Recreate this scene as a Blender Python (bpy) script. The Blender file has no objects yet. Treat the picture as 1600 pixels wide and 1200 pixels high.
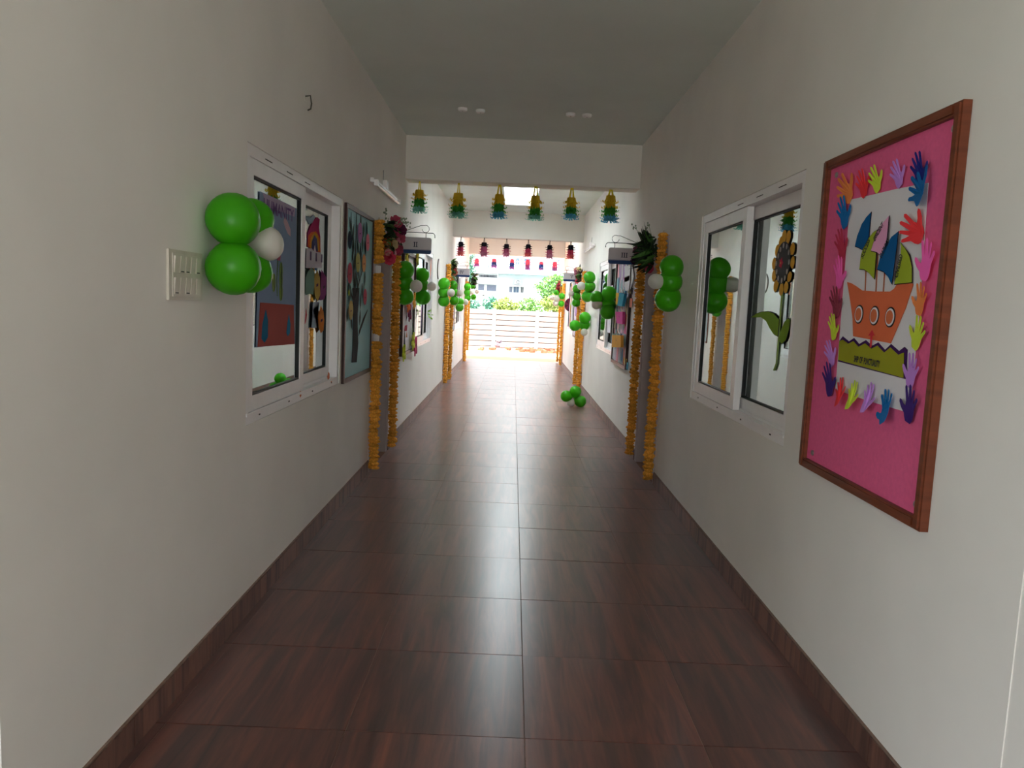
import bpy, bmesh, math, random
from mathutils import Vector, Matrix
random.seed(7)
SC = bpy.context.scene
COL = SC.collection
PI = math.pi

# ---------------------------------------------------------------- camera, world, sun, exposure
CAM_RIGHT = Vector((0.9990419, 0.0014429, 0.0437404))
CAM_DOWN = Vector((0.0436484, -0.1055215, -0.9934587))
CAM_FWD = Vector((0.0031821, 0.9944160, -0.1054834))
cam_data = bpy.data.cameras.new('camera')
cam = bpy.data.objects.new('camera', cam_data)
COL.objects.link(cam)
cam_data.sensor_fit = 'HORIZONTAL'
cam_data.sensor_width = 36.0
cam_data.lens = 36.0 * 1191.09 / 1600.0
cam_data.clip_start = 0.05
cam_data.clip_end = 500
up = -CAM_DOWN
back = -CAM_FWD
cam.matrix_world = Matrix(((CAM_RIGHT.x, up.x, back.x, 0.0), (CAM_RIGHT.y, up.y, back.y, 0.0),
                           (CAM_RIGHT.z, up.z, back.z, 1.444), (0, 0, 0, 1)))
SC.camera = cam

world = bpy.data.worlds.new('sky')
SC.world = world
world.use_nodes = True
bgn = world.node_tree.nodes['Background']
bgn.inputs['Color'].default_value = (0.87, 0.94, 1.0, 1)
bgn.inputs['Strength'].default_value = 4.5

sun_data = bpy.data.lights.new('sun', 'SUN')
sun_data.energy = 38.0
sun_data.angle = math.radians(3)
sun_data.color = (1.0, 0.97, 0.93)
sun = bpy.data.objects.new('sun', sun_data)
COL.objects.link(sun)
sun.rotation_euler = (math.radians(24), 0, math.radians(-10))

SC.view_settings.view_transform = 'Standard'
SC.view_settings.look = 'None'
SC.view_settings.exposure = 0.15
SC.view_settings.gamma = 1.0
SC.view_settings.use_curve_mapping = False
SC.cycles.use_denoising = True
SC.cycles.max_bounces = 14
SC.cycles.diffuse_bounces = 10
SC.cycles.glossy_bounces = 6
SC.cycles.transparent_max_bounces = 12
SC.cycles.sample_clamp_indirect = 6.0

# ---------------------------------------------------------------- materials
def lin(h):
    h = h.lstrip('#')
    c = [int(h[i:i + 2], 16) / 255 for i in (0, 2, 4)]
    return tuple(x / 12.92 if x <= 0.04045 else ((x + 0.055) / 1.055) ** 2.4 for x in c)

MATS = {}
def mat(name, hexcol, rough=0.55, var=0.10, scale=12.0, bump=0.0, spec=0.3, trans=0.0, rnd=0.0, coat=0.0, metal=0.0, stretch=None):
    if name in MATS:
        return MATS[name]
    m = bpy.data.materials.new(name)
    m.use_nodes = True
    nt = m.node_tree
    n = nt.nodes
    p = n['Principled BSDF']
    c = lin(hexcol)
    tc = n.new('ShaderNodeTexCoord')
    noi = n.new('ShaderNodeTexNoise')
    noi.inputs['Scale'].default_value = scale
    noi.inputs['Detail'].default_value = 5
    if stretch:
        mp = n.new('ShaderNodeMapping')
        mp.inputs['Scale'].default_value = stretch
        nt.links.new(tc.outputs['Object'], mp.inputs['Vector'])
        nt.links.new(mp.outputs['Vector'], noi.inputs['Vector'])
    else:
        nt.links.new(tc.outputs['Object'], noi.inputs['Vector'])
    ramp = n.new('ShaderNodeValToRGB')
    ramp.color_ramp.elements[0].position = 0.3
    ramp.color_ramp.elements[1].position = 0.7
    ramp.color_ramp.elements[0].color = tuple(x * (1 - var) for x in c) + (1,)
    ramp.color_ramp.elements[1].color = tuple(min(1, x * (1 + var * 0.6)) for x in c) + (1,)
    nt.links.new(noi.outputs['Fac'], ramp.inputs['Fac'])
    out = ramp.outputs['Color']
    if rnd:
        oi = n.new('ShaderNodeObjectInfo')
        hs = n.new('ShaderNodeHueSaturation')
        mr = n.new('ShaderNodeMapRange')
        mr.inputs['To Min'].default_value = 1 - rnd
        mr.inputs['To Max'].default_value = 1 + rnd * 0.6
        nt.links.new(oi.outputs['Random'], mr.inputs['Value'])
        nt.links.new(mr.outputs['Result'], hs.inputs['Value'])
        nt.links.new(out, hs.inputs['Color'])
        out = hs.outputs['Color']
    nt.links.new(out, p.inputs['Base Color'])
    p.inputs['Roughness'].default_value = rough
    p.inputs['Specular IOR Level'].default_value = spec
    p.inputs['Metallic'].default_value = metal
    if coat:
        p.inputs['Coat Weight'].default_value = coat
    if bump:
        b = n.new('ShaderNodeBump')
        b.inputs['Strength'].default_value = bump
        b.inputs['Distance'].default_value = 0.01
        nt.links.new(noi.outputs['Fac'], b.inputs['Height'])
        nt.links.new(b.outputs['Normal'], p.inputs['Normal'])
    if trans:
        t = n.new('ShaderNodeBsdfTranslucent')
        nt.links.new(out, t.inputs['Color'])
        mx = n.new('ShaderNodeMixShader')
        mx.inputs['Fac'].default_value = trans
        nt.links.new(p.outputs['BSDF'], mx.inputs[1])
        nt.links.new(t.outputs['BSDF'], mx.inputs[2])
        nt.links.new(mx.outputs['Shader'], n['Material Output'].inputs['Surface'])
    MATS[name] = m
    return m

def wood_tile(name, vertical=False):
    m = bpy.data.materials.new(name)
    m.use_nodes = True
    nt = m.node_tree
    n = nt.nodes
    p = n['Principled BSDF']
    geo = n.new('ShaderNodeNewGeometry')
    oi = n.new('ShaderNodeObjectInfo')
    off = n.new('ShaderNodeVectorMath')
    off.operation = 'MULTIPLY_ADD'
    comb = n.new('ShaderNodeCombineXYZ')
    for i in range(3):
        nt.links.new(oi.outputs['Random'], comb.inputs[i])
    off.inputs[1].default_value = (31, 17, 7)
    nt.links.new(comb.outputs['Vector'], off.inputs[0])
    nt.links.new(geo.outputs['Position'], off.inputs[2])
    mp = n.new('ShaderNodeMapping')
    mp.inputs['Scale'].default_value = (3, 9, 0.8) if vertical else (9.0, 0.75, 1)
    nt.links.new(off.outputs['Vector'], mp.inputs['Vector'])
    n1 = n.new('ShaderNodeTexNoise')
    n1.inputs['Scale'].default_value = 1.6 if vertical else 2.0
    n1.inputs['Detail'].default_value = 8
    n1.inputs['Roughness'].default_value = 0.62
    n1.inputs['Distortion'].default_value = 0.3 if vertical else 0.55
    nt.links.new(mp.outputs['Vector'], n1.inputs['Vector'])
    r = n.new('ShaderNodeValToRGB')
    e = r.color_ramp.elements
    if vertical:
        cols = [(0.28, '#2c1f1e'), (0.42, '#5a382f'), (0.55, '#7d5344'), (0.7, '#5d4238'), (0.82, '#8d5f4a')]
    else:
        cols = [(0.25, '#2a1511'), (0.42, '#4c2720'), (0.56, '#66362a'), (0.75, '#824632')]
    e[0].position, e[1].position = cols[0][0], cols[-1][0]
    e[0].color = lin(cols[0][1]) + (1,)
    e[1].color = lin(cols[-1][1]) + (1,)
    for pos, h in cols[1:-1]:
        k = e.new(pos)
        k.color = lin(h) + (1,)
    nt.links.new(n1.outputs['Fac'], r.inputs['Fac'])
    hs = n.new('ShaderNodeHueSaturation')
    mr = n.new('ShaderNodeMapRange')
    mr.inputs['To Min'].default_value = 0.78
    mr.inputs['To Max'].default_value = 1.2
    nt.links.new(oi.outputs['Random'], mr.inputs['Value'])
    nt.links.new(mr.outputs['Result'], hs.inputs['Value'])
    nt.links.new(r.outputs['Color'], hs.inputs['Color'])
    # slight unevenness of the glaze
    n2 = n.new('ShaderNodeTexNoise')
    n2.inputs['Scale'].default_value = 2.2
    n2.inputs['Detail'].default_value = 2
    nt.links.new(geo.outputs['Position'], n2.inputs['Vector'])
    mr2 = n.new('ShaderNodeMapRange')
    mr2.inputs['To Min'].default_value = 0.48 if vertical else 0.283
    mr2.inputs['To Max'].default_value = 0.58 if vertical else 0.32
    nt.links.new(n2.outputs['Fac'], mr2.inputs['Value'])
    nt.links.new(hs.outputs['Color'], p.inputs['Base Color'])
    nt.links.new(mr2.outputs['Result'], p.inputs['Roughness'])
    p.inputs['Specular IOR Level'].default_value = 0.25 if vertical else 0.65
    if not vertical:
        tg = n.new('ShaderNodeCombineXYZ')
        tg.inputs[1].default_value = 1.0
        p.inputs['Anisotropic'].default_value = 0.65
        nt.links.new(tg.outputs['Vector'], p.inputs['Tangent'])
    p.inputs['Sheen Weight'].default_value = 0.12 if vertical else 0.22
    p.inputs['Sheen Roughness'].default_value = 0.45
    p.inputs['Sheen Tint'].default_value = (0.95, 0.88, 0.86, 1)
    MATS[name] = m
    return m

def glass_mat():
    m = bpy.data.materials.new('tinted_reflective_glass')
    m.use_nodes = True
    nt = m.node_tree
    n = nt.nodes
    n.remove(n['Principled BSDF'])
    g = n.new('ShaderNodeBsdfGlossy')
    g.inputs['Roughness'].default_value = 0.0
    g.inputs['Color'].default_value = (0.90, 0.97, 0.95, 1)
    t = n.new('ShaderNodeBsdfTransparent')
    t.inputs['Color'].default_value = (0.45, 0.5, 0.48, 1)
    mx = n.new('ShaderNodeMixShader')
    mx.inputs['Fac'].default_value = 0.42
    nt.links.new(g.outputs['BSDF'], mx.inputs[1])
    nt.links.new(t.outputs['BSDF'], mx.inputs[2])
    nt.links.new(mx.outputs['Shader'], n['Material Output'].inputs['Surface'])
    return m

WALL = mat('cream_wall_paint', '#f0ede8', rough=0.75, var=0.05, scale=1.6, bump=0.06, spec=0.15)
CEIL = mat('ceiling_paint', '#e2eae5', rough=0.85, var=0.06, scale=1.2, bump=0.05, spec=0.1)
BEAM = mat('beam_paint', '#ece8e2', rough=0.8, var=0.05, scale=2.0, bump=0.05, spec=0.1)
ROOM = mat('classroom_paint', '#a8a49c', rough=0.9)
PVC = mat('white_upvc', '#f4f2f3', rough=0.35, var=0.03, spec=0.4)
DOORM = mat('grey_door_laminate', '#b5aba9', rough=0.5, var=0.05)
BLACK = mat('black_gasket', '#121213', rough=0.5, var=0.1)
GLASS = glass_mat()
TILE = wood_tile('wood_look_tile')
SKIRT = wood_tile('wood_look_skirting', True)
GROUT = mat('pale_brown_grout', '#8c7468', rough=0.9, var=0.2, scale=30)
BOARDWOOD = mat('brown_frame_wood', '#7a4029', rough=0.45, var=0.3, scale=5, stretch=(1, 1, 8))
DARKWOOD = mat('dark_brown_frame_wood', '#3c1d18', rough=0.45, var=0.25, scale=6)
PINKFELT = mat('pink_felt', '#eb6a99', rough=0.95, var=0.06, scale=60, bump=0.1, spec=0.05)
IRON = mat('wrought_iron', '#26242a', rough=0.5, metal=0.4)
SIGNW = mat('pale_grey_sign_board', '#cac4ca', rough=0.4, var=0.03)
SIGNB = mat('navy_blue_band', '#10386e', rough=0.4, var=0.05)
INK = mat('black_ink', '#17151c', rough=0.6, var=0.1)
STEEL = mat('steel_screw', '#b9b6b4', rough=0.3, metal=0.9)
GREEN = mat('green_balloon_rubber', '#4dbe1a', rough=0.3, var=0.03, spec=0.35, trans=0.34, rnd=0.06)
WHITEB = mat('white_balloon_rubber', '#ebe6de', rough=0.3, var=0.03, spec=0.4, trans=0.3)
MARI = mat('marigold_petals', '#f0aa45', rough=0.85, var=0.35, scale=70, spec=0.1, rnd=0.22, trans=0.12)
LEAFD = mat('dark_green_leaf', '#25381f', rough=0.5, var=0.3, scale=20, rnd=0.3)
LEAFG = mat('green_leaf', '#4f7d3a', rough=0.6, var=0.3, scale=20, rnd=0.3, trans=0.2)
TAPE = mat('white_tape', '#d9d6d4', rough=0.4)
PAPER = mat('white_paper', '#e3e0e6', rough=0.8, var=0.03, scale=3)
def paper(h):
    return mat('paper_' + h[1:], h, rough=0.8, var=0.05, scale=9, spec=0.1)
HANDC = {'orange': '#f08a4e', 'red': '#ef3f45', 'lime': '#cde044', 'lilac': '#c58be0', 'navy': '#252a80', 'blue': '#1a6fb5',
         'crimson': '#c23a55', 'pink': '#ff6cc0', 'maroon': '#8e3a4c', 'purple': '#432a78'}

# ---------------------------------------------------------------- mesh helpers
class MB:
    def __init__(s):
        s.v, s.f = [], []
    def add(s, vs, fs):
        o = len(s.v)
        s.v += [tuple(v) for v in vs]
        s.f += [tuple(i + o for i in f) for f in fs]
        return s
    def box(s, x0, x1, y0, y1, z0, z1):
        x0, x1 = min(x0, x1), max(x0, x1)
        y0, y1 = min(y0, y1), max(y0, y1)
        z0, z1 = min(z0, z1), max(z0, z1)
        return s.add([(x0, y0, z0), (x1, y0, z0), (x1, y1, z0), (x0, y1, z0), (x0, y0, z1), (x1, y0, z1), (x1, y1, z1), (x0, y1, z1)],
                     [(0, 3, 2, 1), (4, 5, 6, 7), (0, 1, 5, 4), (1, 2, 6, 5), (2, 3, 7, 6), (3, 0, 4, 7)])
    def prism(s, pts, off):
        n = len(pts)
        off = Vector(off)
        a = [Vector(p) for p in pts]
        b = [p + off for p in a]
        return s.add(a + b, [tuple(range(n))[::-1], tuple(range(n, 2 * n))] + [(i, (i + 1) % n, (i + 1) % n + n, i + n) for i in range(n)])
    def yz(s, pts, x0, x1):
        return s.prism([(x0, p[0], p[1]) for p in pts], (x1 - x0, 0, 0))
    def xz(s, pts, y0, y1):
        return s.prism([(p[0], y0, p[1]) for p in pts], (0, y1 - y0, 0))
    def lathe(s, prof, n=16, M=None, wob=None):
        M = M or Matrix()
        vs, fs = [], []
        for i, (r, z) in enumerate(prof):
            for k in range(n):
                a = 2 * PI * k / n
                rr = r * (wob(i, k) if wob else 1)
                vs.append(M @ Vector((rr * math.cos(a), rr * math.sin(a), z)))
        for i in range(len(prof) - 1):
            for k in range(n):
                k2 = (k + 1) % n
                fs.append((i * n + k, i * n + k2, (i + 1) * n + k2, (i + 1) * n + k))
        fs.append(tuple(range(n))[::-1])
        fs.append(tuple((len(prof) - 1) * n + k for k in range(n)))
        return s.add(vs, fs)
    def tube(s, path, r, n=8):
        path = [Vector(p) for p in path]
        vs, fs = [], []
        for i, p in enumerate(path):
            d = (path[min(i + 1, len(path) - 1)] - path[max(i - 1, 0)]).normalized()
            a = d.orthogonal().normalized() if abs(d.z) > 0.99 else d.cross(Vector((0, 0, 1))).normalized()
            b = d.cross(a)
            rr = r[i] if isinstance(r, (list, tuple)) else r
            for k in range(n):
                t = 2 * PI * k / n
                vs.append(p + (a * math.cos(t) + b * math.sin(t)) * rr)
        for i in range(len(path) - 1):
            for k in range(n):
                k2 = (k + 1) % n
                fs.append((i * n + k, i * n + k2, (i + 1) * n + k2, (i + 1) * n + k))
        fs.append(tuple(range(n))[::-1])
        fs.append(tuple((len(path) - 1) * n + k for k in range(n)))
        return s.add(vs, fs)
    def mesh(s, name, m, smooth=False):
        me = bpy.data.meshes.new(name)
        me.from_pydata(s.v, [], s.f)
        me.update()
        bm = bmesh.new()
        bm.from_mesh(me)
        bmesh.ops.recalc_face_normals(bm, faces=bm.faces)
        bm.to_mesh(me)
        bm.free()
        if m:
            me.materials.append(m)
        if smooth:
            me.polygons.foreach_set('use_smooth', [True] * len(me.polygons))
        return me
    def build(s, name, m, parent=None, smooth=False):
        return link(name, s.mesh(name, m, smooth), parent)

def link(name, me, parent=None):
    o = bpy.data.objects.new(name, me)
    COL.objects.link(o)
    if parent is not None:
        o.parent = parent
        if parent.type == 'EMPTY' or True:
            o.matrix_parent_inverse = Matrix.Translation(-world_loc(parent)) if not o.get('local') else Matrix()
    return o

def world_loc(o):
    # things and their parts only carry translations, and parts built in world coordinates sit at their parent's origin
    l = Vector(o.location)
    if o.parent is not None:
        l = o.matrix_parent_inverse @ l
        l = l + world_loc(o.parent)
    return l

def place(name, me, parent, loc=(0, 0, 0), rot=None, scale=None):
    """a part placed in its parent's own frame"""
    o = bpy.data.objects.new(name, me)
    COL.objects.link(o)
    o.parent = parent
    o.location = loc
    if rot is not None:
        o.rotation_euler = rot
    if scale is not None:
        o.scale = scale if isinstance(scale, (tuple, list, Vector)) else (scale,) * 3
    return o

def tag(o, label, cat, group=None, kind=None):
    o['label'] = label
    o['category'] = cat
    if group:
        o['group'] = group
    if kind:
        o['kind'] = kind
    return o

def thing(name, loc, label, cat, group=None):
    o = bpy.data.objects.new(name, None)
    o.empty_display_size = 0.05
    COL.objects.link(o)
    o.location = loc
    return tag(o, label, cat, group)

def struct(name, mb, m):
    o = mb.build(name, m)
    o['kind'] = 'structure'
    return o

def struct_empty(name, loc):
    o = bpy.data.objects.new(name, None)
    o.empty_display_size = 0.05
    COL.objects.link(o)
    o.location = loc
    o['kind'] = 'structure'
    return o

def text_part(name, s, m, parent, origin, xdir, ydir, width, depth=0.0015, shear=0.0, height=None, bold=0.02):
    cu = bpy.data.curves.new(name, 'FONT')
    cu.body = s
    cu.size = 1.0
    cu.shear = shear
    cu.extrude = 0.0
    cu.offset = bold
    tmp = bpy.data.objects.new('lettering_source', cu)
    COL.objects.link(tmp)
    dg = bpy.context.evaluated_depsgraph_get()
    me = bpy.data.meshes.new_from_object(tmp.evaluated_get(dg))
    bpy.data.objects.remove(tmp)
    bpy.data.curves.remove(cu)
    xs = [v.co.x for v in me.vertices]
    ys = [v.co.y for v in me.vertices]
    sx = width / (max(xs) - min(xs))
    sy = (height / (max(ys) - min(ys))) if height else sx
    X, Y = Vector(xdir).normalized(), Vector(ydir).normalized()
    O = Vector(origin)
    x0, y0 = min(xs), min(ys)
    for v in me.vertices:
        v.co = O + X * (v.co.x - x0) * sx + Y * (v.co.y - y0) * sy
    me.materials.clear()
    me.materials.append(m)
    me.name = name
    return link(name, me, parent)

XL, XR, H = -1.141, 1.228, 3.072
YEND = 19.3

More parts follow.
